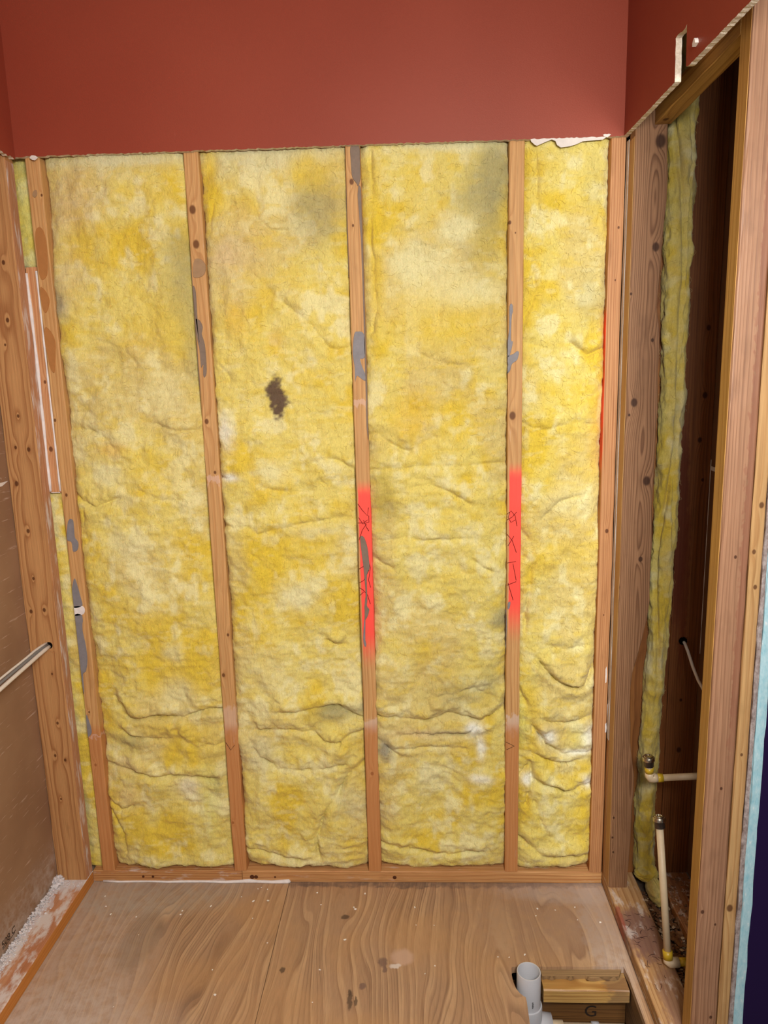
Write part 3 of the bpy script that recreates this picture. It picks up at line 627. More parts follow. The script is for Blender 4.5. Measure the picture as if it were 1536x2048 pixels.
q = ragged((1.253, -0.3305), (1.458, -0.328), 0.004, 0.012) + [(1.458, -0.3064), (1.253, -0.3090)]
plate_shape('veneer_strip', q, 'xy', -0.0178, -0.007, lam, floor)
subm = plain('dusty_subfloor', srgb(112, 96, 84), 0.95, 0.1, var=0.35, scale=70, bump=0.002)
plate_shape('subfloor_strip', [(1.4872, -1.2), (1.655, -1.2), (1.655, -0.41), (1.76, -0.41), (1.76, 0.0905), (1.4872, 0.0905)], 'xy', -0.018, -0.0005, subm, floor)
plate_shape('crawl_ground', [(1.0, -1.6), (1.6, -1.6), (1.6, -0.1), (1.0, -0.1)], 'xy', -0.46, -0.44, plain('dark_earth', srgb(40, 32, 26), 1.0, 0.0), floor)

M_EARTH = plain('dark_crawl_wall', srgb(46, 36, 28), 1.0, 0.0)
for q in ([(0.98, -1.7), (1.0, -1.7), (1.0, -0.08), (0.98, -0.08)], [(1.6, -1.7), (1.62, -1.7), (1.62, -0.08), (1.6, -0.08)], [(0.98, -0.1), (1.62, -0.1), (1.62, -0.08), (0.98, -0.08)], [(0.98, -1.7), (1.62, -1.7), (1.62, -1.68), (0.98, -1.68)]):
    plate_shape('crawl_wall', q, 'xy', -0.46, -0.0185, M_EARTH, floor)

# ------------------------------------------------------------------ plates on the floor
def kl(lst, x0, z0):
    return [(k[0] - x0, k[1] - z0, k[2]) for k in lst]


m1 = wood('plate_wood_orange', ORG_L, ORG_D, axis=0, ring=0.006, seed=11, pith=(0.02, -0.04), dust=(0.5, 50, 14, 0.56), knots=[])
m2 = wood('plate_wood_tan', srgb(218, 166, 118), srgb(180, 120, 76), axis=0, ring=0.006, seed=12, pith=(0.03, -0.03), dust=(0.45, 50, 10, 0.6))
p1 = board('bottom_plate', (-0.0495, 0.4095), (0.0, 0.0895), (0.0002, 0.038), m1, axis=0, seed=1)
tag(p1, 'short orange bottom plate under the two left studs, white sealant at its foot', 'lumber')
p2 = board('bottom_plate', (0.4108, 1.4865), (0.0, 0.0895), (0.0002, 0.038), m2, axis=0, seed=2)
tag(p2, 'long tan bottom plate under the middle and right studs', 'lumber')
bead = [(-0.02, 0.0035), (0.03, .003), (0.08, .003), (0.12, .0026), (0.18, .0034), (0.24, .0038), (0.30, .0036), (0.36, .0042), (0.40, .0048), (0.43, .0062), (0.455, .0045), (0.50, .0046), (0.54, .0062), (0.551, .0066), (0.556, .003)]
tube('sealant_bead', [(x, -0.002 - 0.0015 * math.sin(x * 40), r * 0.8) for x, r in bead], [r for _, r in bead], M_WHITE, p1, seg=8)
for (x, r) in ((0.105, 0.004), (0.135, 0.004), (0.44, 0.007), (0.452, 0.006), (0.51, 0.003), (0.872, 0.006)):
    lathe('knot', [(r, 0), (r * .9, 0.0008), (0.0, 0.0009)], (x, -0.0002, 0.018), plain('knot_wood', srgb(84, 48, 28), 0.8, 0.2), p1 if x < 0.4 else p2, 12, (0, -1, 0))

ml = wood('plate_wood_dusty', srgb(214, 158, 128), srgb(188, 120, 88), axis=1, ring=0.012, seed=21, pith=(0.02, -0.06), dust=(0.85, 30, 14, 0.43), rough=0.75,
          masks=[('box', -0.05, -0.016, -0.8, 0.8, 0.02, srgb(210, 202, 204), 0.75, 0.06), ('box', -0.05, 0.05, 0.665, 0.8, 0.02, srgb(210, 204, 204), 0.85, 0.03)])
pl = board('side_plate', (-0.1385, -0.0500), (-1.5, -0.0002), (0.0002, 0.038), ml, axis=1, seed=3)
tag(pl, 'left bottom plate smeared with white plaster dust, running toward the viewer', 'lumber')
mle = wood('plate_edge_orange', srgb(216, 146, 78), srgb(190, 116, 56), axis=1, ring=0.007, seed=22, pith=(-0.1, 0.06))
plate_shape('clean_edge', [(-1.49, 0.002), (-0.004, 0.002), (-0.004, 0.036), (-1.49, 0.036)], 'yz', -0.0500, -0.0485, mle, pl)

mr = wood('plate_wood_stained', srgb(206, 164, 124), srgb(160, 112, 76), axis=1, ring=0.008, seed=31, pith=(0.06, -0.05), dust=(0.5, 40, 16, 0.52), rough=0.7,
          masks=[('ell', -0.055, 0.06, 0.27, 0.455, 0.5, srgb(120, 88, 84), 0.8, 0.03), ('box', -0.05, -0.036, 0.37, 0.46, 0.01, srgb(150, 74, 60), 0.75, 0.006),
                 ('ell', -0.02, 0.05, 0.06, 0.26, 0.6, srgb(122, 90, 84), 0.6, 0.04), ('ell', -0.05, 0.05, -0.3, 0.1, 0.7, srgb(136, 104, 92), 0.5, 0.05)])
pr = board('side_plate', (1.4875, 1.5765), (-1.2, -0.0002), (0.0002, 0.038), mr, axis=1, seed=4)
tag(pr, 'right bottom plate with purple-brown gouged stain beside the floor hole', 'lumber')
mf = wood('plate_wood_dark', srgb(176, 122, 88), srgb(128, 78, 52), axis=1, ring=0.008, seed=33, pith=(0.05, -0.05), dust=(0.55, 60, 40, 0.52))
pf = board('side_plate', (1.645, 1.7345), (-0.41, -0.0002), (0.0002, 0.038), mf, axis=1, seed=5)
tag(pf, 'dusty bottom plate at the far side of the pipe chase', 'lumber')

# gouges scratched into the right plate
rg = random.Random(12)
mg = plain('gouge_dark', srgb(78, 52, 46), 0.9, 0.1)
for i in range(34):
    x, y = rg.uniform(1.497, 1.565), rg.uniform(-0.32, -0.16)
    if i > 26:
        x, y = rg.uniform(1.50, 1.55), rg.uniform(-0.44, -0.34)
    a, L = rg.uniform(-1.2, 1.2) + (1.57 if i > 26 else 0), rg.uniform(0.008, 0.022)
    P = [(x + L * t * math.cos(a) + 0.003 * math.sin(t * 5 + i), y + L * t * math.sin(a) + 0.003 * math.cos(t * 4 + i), 0.0383) for t in (0, .33, .66, 1)]
    if all(1.4905 < p[0] < 1.574 for p in P):
        tube('gouge', P, [0.0003, 0.0008, 0.0007, 0.0003], mg, pr, seg=5)

# ------------------------------------------------------------------ studs of the back wall
LAB = ['left stud of the back wall with brown and grey adhesive smears', 'second back wall stud from the left, dark knots and unpainted',
       'middle stud of the back wall with coral paint and grey drips', 'back wall stud with coral paint and black scribbles, right of centre']
STUDS = []
for i, xc in enumerate(SX):
    kn = [(k[1] - xc, k[2] - 0.0385, k[3]) for k in KNOTS if k[0] == i]
    mk = []
    if i == 2:
        mk = [('box', -0.0135, 0.03, 0.70, 1.165, 0.07, CORAL, 0.97, 0.004), ('box', -0.02, 0.02, 1.385, 1.400, 0.003, srgb(214, 180, 160), 0.6, 0.02), ('box', -0.02, 0.02, 0.455, 0.49, 0.02, srgb(214, 196, 182), 0.5, 0.02)]
    if i == 3:
        mk = [('box', -0.0125, 0.03, 0.775, 1.205, 0.07, CORAL, 0.97, 0.004), ('box', -0.02, 0.02, 0.455, 0.50, 0.02, srgb(214, 196, 182), 0.55, 0.03)]
    if i == 1:
        mk = [('box', -0.02, 0.02, 0.455, 0.53, 0.02, srgb(214, 186, 166), 0.5, 0.02), ('box', -0.02, 0.02, 1.185, 1.205, 0.003, srgb(214, 180, 160), 0.6, 0.02)]
    if i == 0:
        mk = [('box', -0.02, 0.02, 0.436, 0.445, 0.003, srgb(226, 214, 206), 0.7, 0.02)]
    mk.append(('box', -0.05, 0.05, -0.1, 0.47, 0.05, srgb(186, 116, 66), 0.55, 0.0))
    mat = wood('stud_wood_%d' % i, srgb(222, 174, 124), srgb(188, 132, 84), contrast=0.7, knots=kn, seed=40 + i * 3, pith=(0.05 * (-1) ** i, 0.05), masks=mk, dust=(0.25, 60, 12, 0.66), ring=0.0052)
    wav = [random.Random(i * 7 + 1).uniform(-0.0012, 0.0012) for _ in range(60)]
    s = board('wall_stud', (xc - 0.019, xc + 0.019), (0.0, 0.0885), (0.0383, 2.35), mat, seed=10 + i, rough=0.0005, bevel=0.003,
              profile=lambda t, a, b, wv=wav: (a + wv[int(t * 20) % 60], b + wv[(int(t * 20) + 13) % 60]))
    tag(s, LAB[i], 'stud', 'studs of the back wall')
    STUDS.append(s)
m5 = wood('stud_wood_end', srgb(208, 154, 114), srgb(164, 104, 66), knots=[(k[1] - 1.469, k[2] - 0.0385, k[3]) for k in KNOTS if k[0] == 4], seed=61, pith=(-0.05, -0.03), ring=0.006,
          masks=[('box', -0.03, -0.0175, 1.205, 1.61, 0.04, VERM, 0.97, 0.0015), ('box', -0.03, -0.0178, -0.1, 1.2, 0.02, srgb(176, 104, 36), 0.7, 0.0), ('box', -0.03, -0.0178, 1.6, 2.2, 0.02, srgb(176, 104, 36), 0.7, 0.0)])
s5 = board('wall_stud', (1.4500, 1.4862), (0.0, 0.0885), (0.0383, 2.35), m5, seed=18, bevel=0.002)
tag(s5, 'right end stud of the back wall with a bright orange painted side', 'stud', 'studs of the back wall')
STUDS.append(s5)
for (x, z, h) in ((1.493, 1.20, 0.03), (1.4935, 1.12, 0.05), (1.489, 0.55, 0.06), (1.480, 0.66, 0.05), (1.484, 0.50, 0.03)):
    plate_shape('plaster_fleck', [(x - .002, z - h / 2), (x + .001, z - h / 2.2), (x + .002, z), (x + .0005, z + h / 2), (x - .0025, z + h / 3)], 'xz', -0.0016, 0.0, M_WHITE, s5)


def outline(pts, n=4):
    P = [Vector((p[0], p[1])) for p in pts]
    out = []
    for i in range(len(P)):
        a, b, c, d = P[i - 1], P[i], P[(i + 1) % len(P)], P[(i + 2) % len(P)]
        for k in range(n):
            t = k / n
            out.append(0.5 * ((2 * b) + (c - a) * t + (2 * a - 5 * b + 4 * c - d) * t * t + (3 * b - a - 3 * c + d) * t ** 3))
    return out


def smear(name, pts, x0, x1, y, mat, parent, thick=0.0016):
    """A raised lick of adhesive on the stud face: flat middle, sloping rim."""
    P = outline(pts)
    P = [Vector((min(max(p.x, x0), x1), p.y)) for p in P]
    c = sum(P, Vector((0, 0))) / len(P)
    bm = bmesh.new()
    A = [bm.verts.new((p.x, y + 0.0008, p.y)) for p in P]
    B = []
    for i, p in enumerate(P):
        t = P[(i + 1) % len(P)] - P[i - 1]
        nrm = Vector((t.y, -t.x))
        nrm = nrm.normalized() if nrm.length > 1e-9 else Vector((0, 0))
        q = p - nrm * 0.0009
        q2 = p + nrm * 0.0009
        q = q if (q - c).length < (q2 - c).length else q2
        B.append(bm.verts.new((q.x, y - thick, q.y)))
    try:
        f = bm.faces.new(B)
        for i in range(len(A)):
            j = (i + 1) % len(A)
            bm.faces.new((A[i], A[j], B[j], B[i]))
        bmesh.ops.recalc_face_normals(bm, faces=bm.faces)
        bmesh.ops.triangulate(bm, faces=[f])
    except ValueError:
        pass
    return link(name, bm_mesh(name, bm), mat, parent, [-v for v in parent.location])


for (si, key, pts) in SMEARS:
    smear('adhesive_smear' if key != 'white' else 'plaster_smear', pts, SX[si] - 0.0195, SX[si] + 0.0195, 0.0, SMEAR[key], STUDS[si])
for (si, pts) in SCRIBBLES:
    tube('scribble', [(min(max(p[0], SX[si] - .0185), SX[si] + .0185), -0.0006, p[1]) for p in pts], 0.0008, M_PENCIL if si != 9 and pts[0][1] > 0.7 else M_INK2, STUDS[si], seg=5)
# adhesive run down the sides of the studs
tube('adhesive_run', [(0.7955, 0.004, 2.0 - 0.1 * i) for i in range(0, 1)] + [(0.7942, 0.006, 1.9 - 0.05 * i) for i in range(4)], 0.0015, M_DGREY, STUDS[2], seg=6)
plate_shape('adhesive_run', [(0.0015, 1.95), (0.0095, 1.9), (0.0100, 1.4), (0.005, 1.3), (0.001, 1.5)], 'yz', 0.8316, 0.8328, M_DGREY, STUDS[2])
plate_shape('adhesive_run', [(0.0015, 1.78), (0.010, 1.75), (0.012, 1.52), (0.004, 1.44), (0.001, 1.5)], 'yz', 0.3862, 0.3876, M_DGREY, STUDS[1])

# ------------------------------------------------------------------ left side wall: stud, block, back of the neighbour's drywall
mls = wood('left_stud_wood', srgb(208, 156, 110), srgb(160, 104, 66), knots=kl(LEFT_KNOTS, -0.0945, 0.0383), seed=71, pith=(0.008, 0.05), ring=0.0055, warp=0.014, stretch=0.35)
ls = board('side_stud', (-0.1385, -0.0502), (-0.042, -0.0004), (0.0383, 2.35), mls, seed=31, bevel=0.003)
tag(ls, 'wide-faced stud at the far left with a cable hole and many small knots', 'stud')
mdust = wood('dusty_stud_edge', srgb(206, 156, 128), srgb(182, 118, 84), seed=72, ring=0.006, dust=(0.7, 60, 10, 0.5))
plate_shape('dusty_edge', [(-0.0395, 0.04), (-0.003, 0.04), (-0.003, 2.05), (-0.0395, 2.05)], 'yz', -0.0503, -0.0493, mdust, ls)
lathe('cable_hole', [(0.0098, -0.0005), (0.0098, 0.0006), (0.0, 0.0007)], (-0.081, -0.0420, 0.779), plain('hole_black', srgb(14, 10, 8), 1, 0), ls, 20, (0, -1, 0))
for i in range(6):
    tube('splinter', [(-0.076 + 0.002 * i, -0.0425, 0.770), (-0.077 + 0.003 * i, -0.046, 0.762 - 0.002 * (i % 3))], 0.0004, plain('splinter_wood', srgb(214, 160, 104), 0.8, 0.2), ls, seg=4)

mbk = wood('block_wood', srgb(222, 168, 130), srgb(190, 124, 86), knots=[(0.0, 0.12, 0.006), (0.004, 0.3, 0.004)], seed=75, ring=0.006, pith=(0.06, 0.03))
bk = board('nailer_block', (-0.0495, -0.0200), (-0.0005, 0.0365), (1.206, 1.800), mbk, seed=33, bevel=0.001)
tag(bk, 'short nailer block with white caulk lines beside the left stud', 'lumber')
tube('caulk_line', [(-0.0475 + 0.0015 * math.sin(z * 9), -0.0012, z) for z in np.linspace(1.21, 1.785, 20)], [0.0042 + 0.0009 * math.sin(i * 1.3) for i in range(20)], M_WHITE, bk, seg=8)
tube('caulk_line', [(-0.0212, -0.0012, z) for z in np.linspace(1.21, 1.79, 20)], [0.0025 + 0.0006 * math.sin(i * 2.1) for i in range(20)], M_WHITE, bk, seg=8)
tube('caulk_line', [(x, -0.0012, 1.2065) for x in np.linspace(-0.047, -0.022, 6)], 0.0012, M_WHITE, bk, seg=6)

n = NT('brown_drywall_paper')
bx, by, bz = n.sep(n.obj)
tn, _ = n.noise(n.obj, 5, 3, 0.6)
pc = n.mix(n.step(tn, 0.3, 0.7), srgb(152, 120, 92), srgb(140, 108, 82))
sv = n.vec(n.m('MULTIPLY', by, 9), n.m('MULTIPLY', bz, 120), 0.0)
sn, _ = n.noise(sv, 1, 3, 0.7)
pc = n.mix(n.m('MULTIPLY', n.step(sn, 0.60, 0.72), 0.7), pc, srgb(196, 172, 154))
dn, _ = n.noise(n.obj, 30, 4, 0.7)
pc = n.mix(n.m('MULTIPLY', n.step(dn, 0.70, 0.74), 0.8), pc, srgb(222, 216, 212))
dl = n.m('MULTIPLY', n.step(bz, 0.16, 0.03), n.step(dn, 0.3, 0.7))
pc = n.mix(n.m('MULTIPLY', dl, 0.6), pc, srgb(190, 180, 172))
BROWNP = n.done(pc, 0.75, 0.25)
bd = board('drywall_sheet', (-0.1520, -0.1392), (-1.6, -0.0002), (0.0392, 2.40), BROWNP, axis=1, seed=35, bevel=0.0008, rough=0.0002)
tag(bd, 'brown paper back of the drywall on the left, scratched and dusty', 'drywall')
plate_shape('taped_joint', ragged((-1.5, 1.238), (-0.046, 1.238), 0.001, 0.03) + ragged((-0.046, 1.247), (-1.5, 1.247), 0.001, 0.03), 'yz', -0.1391, -0.1383, M_PAPER, bd)


def text_on(name, body, size, mat, rows, parent):
    """Flat printed lettering; rows = (x axis, y axis, normal, origin) in world space."""
    cu = bpy.data.curves.new(name, 'FONT')
    cu.body = body
    cu.size = size
    cu.extrude = 0.0002
    t = bpy.data.objects.new(name, cu)
    COL.objects.link(t)
    dg = bpy.context.evaluated_depsgraph_get()
    me = bpy.data.meshes.new_from_object(t.evaluated_get(dg))
    bpy.data.objects.remove(t)
    xa, ya, na, og = [Vector(v) for v in rows]
    M = Matrix(((xa.x, ya.x, na.x, og.x), (xa.y, ya.y, na.y, og.y), (xa.z, ya.z, na.z, og.z), (0, 0, 0, 1)))
    me.transform(M)
    return link(name, me, mat, parent, [-v for v in parent.location])


M_INK = plain('black_stamp_ink', srgb(42, 32, 26), 0.8, 0.2)
text_on('stamped_lettering', '1 508 C', 0.026, M_INK, ((0, 1, 0), (0, 0, 1), (1, 0, 0), (-0.1388, -0.352, 0.060)), bd)
plate_shape('stamped_underline', [(-0.330, 0.0555), (-0.272, 0.0575), (-0.272, 0.0590), (-0.330, 0.0570)], 'yz', -0.1391, -0.1386, M_INK, bd)

# cables through the left stud
M_CAB = plain('white_cable_jacket', srgb(214, 206, 196), 0.5, 0.4, var=0.05)
M_CABG = plain('grey_cable_jacket', srgb(118, 116, 116), 0.5, 0.4, var=0.05)
clab = ['lower thick white cable drooping from the left stud hole', 'grey cable between two white ones at the left stud hole', 'upper thin white cable leaving the left stud hole']
for i, (mat, rad, dx, dz, sag) in enumerate(((M_CAB, 0.0055, 0.0, -0.003, 0.0), (M_CABG, 0.0040, -0.004, 0.003, 0.006), (M_CAB, 0.0032, -0.006, 0.0065, 0.012))):
    P = []
    for k in range(40):
        t = k / 13
        y = -0.030 - 0.47 * t
        P.append((-0.081 + dx + 0.002 * math.sin(t * 3) - 0.03 * min(t, 1.0) * (0.5 + 0.3 * i), y, 0.779 + dz * (1 - t * .5) + 0.003 * math.sin(min(1, t * 4) * 3.14) * (0.3 + 0.4 * i) - 0.030 * t - 0.02 * min(t, 1.2) ** 2 + sag * 0.5 * math.sin(min(t, 1.0) * 3)))
    tag(tube('electric_cable', P, rad, mat, None, seg=10), clab[i], 'cable', 'cables at the left stud')

# ------------------------------------------------------------------ right side: post, backing, header, front stud, chase
pz = [(p[1], p[0]) for p in POST_RIGHT]


def post_prof(t, a, b):
    z = [q[0] for q in reversed(pz)]
    x = [q[1] for q in reversed(pz)]
    return a, float(np.interp(t, z, x)) + 0.0012 * math.sin(t * 37)


mp = wood('post_wood', srgb(162, 120, 94), srgb(104, 68, 48), knots=kl(POST_KNOTS, 1.5325, 0.0383), seed=81, pith=(0.006, -0.035), ring=0.0048, warp=0.012, stretch=1.6, rough=0.65)
post = board('side_post', (1.4892, 1.5758), (-0.0655, -0.0190), (0.0383, 2.40), mp, seed=41, bevel=0.003, profile=post_prof)
tag(post, 'knotty post with a wavy right edge at the right corner', 'stud')
mstrip = wood('post_edge_wood', srgb(214, 172, 128), srgb(184, 134, 90), seed=82, ring=0.007, dust=(0.3, 60, 10, 0.6))
plate_shape('sawn_edge', [(-0.062, 0.04), (-0.021, 0.04), (-0.021, 2.04), (-0.062, 2.04)], 'yz', 1.4884, 1.4893, mstrip, post)
M_DW = plain('drywall_remnant', srgb(206, 196, 186), 0.9, 0.1, var=0.15, bump=0.001)
rs = board('drywall_strip', (1.4874, 1.4960), (-0.0185, -0.0006), (0.47, 2.046), M_DW, seed=43, bevel=0.0006, rough=0.0008)
tag(rs, 'thin white drywall remnant between the right end stud and the post', 'drywall')

sw = board('wood_shim', (1.4874, 1.4960), (-0.0185, -0.0006), (0.0383, 0.469), wood('shim_wood', srgb(190, 140, 96), srgb(150, 100, 62), seed=84), seed=143, bevel=0.0006)
tag(sw, 'short wood shim below the drywall remnant at the right corner', 'lumber')
mbs = wood('backing_stud_wood', srgb(170, 112, 66), srgb(116, 66, 36), seed=83, ring=0.006)
bs = board('backing_stud', (1.4985, 1.5950), (0.0003, 0.0885), (0.0383, 2.35), mbs, seed=44)
tag(bs, 'dark backing stud half hidden behind the knotty post', 'stud')

mh = wood('header_wood', srgb(196, 152, 92), srgb(150, 104, 52), axis=1, seed=85, ring=0.007, pith=(0.05, 0.07), knots=[(-0.005, 0.19, 0.007)])
hd = board('header', (1.532, 1.5715), (-0.5115, -0.0662), (2.0625, 2.108), mh, axis=1, seed=45, bevel=0.002)
tag(hd, 'horizontal header board above the pipe chase opening', 'lumber')

mfs = wood('front_stud_wood', srgb(170, 128, 106), srgb(122, 82, 64), knots=[(0.004, 0.615, 0.003), (0.010, 0.30, 0.0025), (-0.018, 0.33, 0.004), (0.014, 0.07, 0.0035), (0.002, 1.10, 0.003)], seed=91, pith=(0.16, -0.03), contrast=0.85, ring=0.0085, warp=0.010, stretch=0.7, rough=0.5,
           masks=[('box', 0.012, 0.05, 0.7, 2.4, 0.1, srgb(128, 76, 58), 0.42, 0.03)])
fs = board('side_stud', (1.5335, 1.5880), (-0.5560, -0.5120), (0.0383, 2.45), mfs, seed=47, bevel=0.005)
tag(fs, 'near stud on the right with a rounded reddish face', 'stud')
mfe = wood('front_edge_wood', srgb(206, 160, 96), srgb(172, 122, 62), seed=92, ring=0.006)
plate_shape('sawn_edge', [(-0.5510, 0.04), (-0.5125, 0.04), (-0.5125, 2.44), (-0.5510, 2.44)], 'yz', 1.5328, 1.5338, mfe, fs)
mfb = wood('furring_wood', srgb(206, 166, 122), srgb(176, 128, 84), knots=[(0.0, 0.69, 0.003), (0.003, 1.04, 0.004), (-0.004, 1.11, 0.004), (0.004, 1.2, 0.005), (-0.002, 0.34, 0.007)], seed=93, ring=0.009, pith=(-0.06, 0.04))
ff = board('furring_strip', (1.5884, 1.6120), (-0.5570, -0.5130), (0.0383, 2.45), mfb, seed=48, bevel=0.0015)
tag(ff, 'pale narrow furring strip fixed along the right side of the near stud', 'lumber')

n = NT('grey_drywall_core')
cn, _ = n.noise(n.vscale(n.obj, (90, 90, 60)), 1, 5, 0.7)
DWC = n.done(n.ramp(cn, [(0.3, srgb(120, 104, 98)), (0.7, srgb(196, 186, 184))]), 0.95, 0.1, n.bump(cn, 0.003, 1.0))
n = NT('cold_lit_board_edge')
cn, _ = n.noise(n.vscale(n.obj, (120, 120, 50)), 1, 4, 0.7)
DWB = n.done(n.ramp(cn, [(0.3, srgb(150, 206, 222)), (0.62, srgb(190, 226, 236)), (0.72, srgb(236, 244, 248))]), 0.9, 0.15, n.bump(cn, 0.002, 0.8))  # cold light from the next room painted into the gypsum as pale blue
g0 = board('drywall_sheet', (1.6125, 1.6215), (-0.560, -0.475), (0.0383, 2.45), DWC, seed=49, bevel=0.0012, rough=0.0012)
tag(g0, 'grey broken drywall edge beside the near right stud', 'drywall')
g1 = board('drywall_sheet', (1.6220, 1.6420), (-0.560, -0.475), (0.0383, 2.45), DWB, seed=50, bevel=0.0025, rough=0.0014)
tag(g1, 'wallboard edge tinted blue as by cold light, at the right border of the photo', 'drywall')
pw = board('wall_far_right', (1.662, 2.60), (-0.430, -0.418), (-0.3, TOP), plain('unlit_purple_paint', srgb(36, 14, 66), 0.7, 0.2, var=0.05, scale=8), seed=51, bevel=0.001, rough=0.0001)  # purple darkened in the colour to stand for an unlit room
tag(pw, 'purple wall of the unlit next room, gloom put in its colour', None, None, 'structure')

# chase: far stud, plank, far panel
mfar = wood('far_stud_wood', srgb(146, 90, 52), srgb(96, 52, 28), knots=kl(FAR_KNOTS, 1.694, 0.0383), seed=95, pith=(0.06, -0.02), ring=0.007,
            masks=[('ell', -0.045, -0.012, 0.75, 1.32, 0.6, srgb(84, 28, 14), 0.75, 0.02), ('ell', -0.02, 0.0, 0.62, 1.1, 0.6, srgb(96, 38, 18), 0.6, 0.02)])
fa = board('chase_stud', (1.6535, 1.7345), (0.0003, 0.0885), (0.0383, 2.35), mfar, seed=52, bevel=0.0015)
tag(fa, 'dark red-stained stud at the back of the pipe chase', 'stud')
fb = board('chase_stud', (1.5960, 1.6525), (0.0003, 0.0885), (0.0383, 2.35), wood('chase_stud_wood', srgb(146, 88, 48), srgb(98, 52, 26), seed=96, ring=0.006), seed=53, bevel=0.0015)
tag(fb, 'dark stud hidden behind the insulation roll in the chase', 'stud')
fp = board('drywall_sheet', (1.7352, 1.7480), (-0.415, 0.0890), (0.0392, 2.40), plain('dark_panel_paper', srgb(118, 84, 58), 0.85, 0.2, var=0.1, scale=6), axis=1, seed=54, bevel=0.0008, rough=0.0003)
tag(fp, 'dark brown paper-backed sheet closing the far side of the pipe chase', 'drywall')
tube('caulk_line', [(1.7346, -0.0015, z) for z in np.linspace(0.72, 1.26, 16)], [0.0010 + 0.0004 * math.sin(i * 2.3) for i in range(16)], M_PAPER, fp, seg=6)
plate_shape('taped_joint', [(-0.40, 1.222), (-0.002, 1.232), (-0.002, 1.243), (-0.40, 1.233)], 'yz', 1.7342, 1.7351, M_PAPER, fp)

lathe('cable_hole', [(0.0115, -0.0005), (0.0115, 0.0006), (0.0, 0.0007)], (1.687, -0.0002, 0.757), plain('hole_black2', srgb(10, 7, 5), 1, 0), fa, 16, (0, -1, 0))
for i in range(7):
    a = i * 0.9
    tube('splinter', [(1.687 + 0.010 * math.cos(a), -0.001, 0.757 + 0.010 * math.sin(a)), (1.687 + 0.017 * math.cos(a), -0.006, 0.759 + 0.016 * math.sin(a))], 0.0006, plain('splinter_red', srgb(120, 60, 34), 0.8, 0.2), fa, seg=4)
P = [(1.689, 0.012, 0.756), (1.690, -0.006, 0.752), (1.6915, -0.03, 0.735), (1.694, -0.06, 0.705), (1.698, -0.09, 0.680), (1.703, -0.125, 0.662), (1.710, -0.17, 0.650), (1.716, -0.22, 0.645)]
tag(tube('electric_cable', P, 0.0042, M_CAB, None, seg=10), 'single white cable curving out of the chase stud hole', 'cable')

# ------------------------------------------------------------------ insulation
PAL = {'brown': srgb(92, 70, 62), 'grey': srgb(158, 150, 112), 'dgrey': srgb(138, 132, 122), 'pink': srgb(216, 192, 150), 'pale': srgb(214, 208, 168), 'cream': srgb(228, 220, 170),
       'white': srgb(240, 238, 226), 'deep': srgb(222, 192, 60), 'orange': srgb(216, 174, 66), 'olive': srgb(176, 154, 70), 'green': srgb(214, 212, 126)}


def wool_colour(X, Z, seed, patches=True):
    deep, mid, cream, tan = (np.array(c) for c in (srgb(221, 192, 70), srgb(224, 205, 116), srgb(232, 222, 168), srgb(210, 189, 126)))
    n1 = fbm(X * 9, Z * 7, seed + 11, 4, 0.6)
    n2 = fbm(X * 22 + 4, Z * 16, seed + 19, 3, 0.6)
    n3 = fbm(X * 5, Z * 4, seed + 27, 3)
    n4 = fbm(X * 26, Z * 60, seed + 33, 3, 0.6)
    s = lambda v, a, b: np.clip((v - a) / (b - a), 0, 1) ** 2 * (3 - 2 * np.clip((v - a) / (b - a), 0, 1))
    c = mid + (deep - mid) * s(n1, -0.05, 0.45)[..., None]
    c = c + (tan - c) * (0.7 * s(n3, 0.0, 0.4))[..., None]
    c = c + (cream - c) * (0.75 * s(n2 - 0.4 * n1, 0.08, 0.5))[..., None]
    c = c + (cream - c) * (0.35 * s(n4, 0.15, 0.5))[..., None]
    c = c + (deep - c) * (0.4 * s(-n4, 0.15, 0.5))[..., None]
    if patches:
        for (px, pz_, rx, rz, key, f) in PATCHES:
            if px < X.min() - rx * 2 or px > X.max() + rx * 2:
                continue
            wx = 0.35 * fbm(X * 30, Z * 30, 71, 3)
            q = ((X - px) / rx + wx) ** 2 + ((Z - pz_) / rz + 0.35 * fbm(X * 30 + 9, Z * 30, 75, 3)) ** 2
            w = f * np.clip(np.exp(-q * 0.9) * 1.25 + 0.25 * n4 * np.exp(-q * 0.5), 0, 1)
            if key == 'brown':
                w = f * s(-q + 1.1 * fbm(X * 80, Z * 110, 91, 3), -1.7, -0.4)
            c = c + (np.array(PAL[key]) - c) * w[..., None]
    return np.clip(c * np.array((0.985, 1.03, 1.02)), 0, 1)


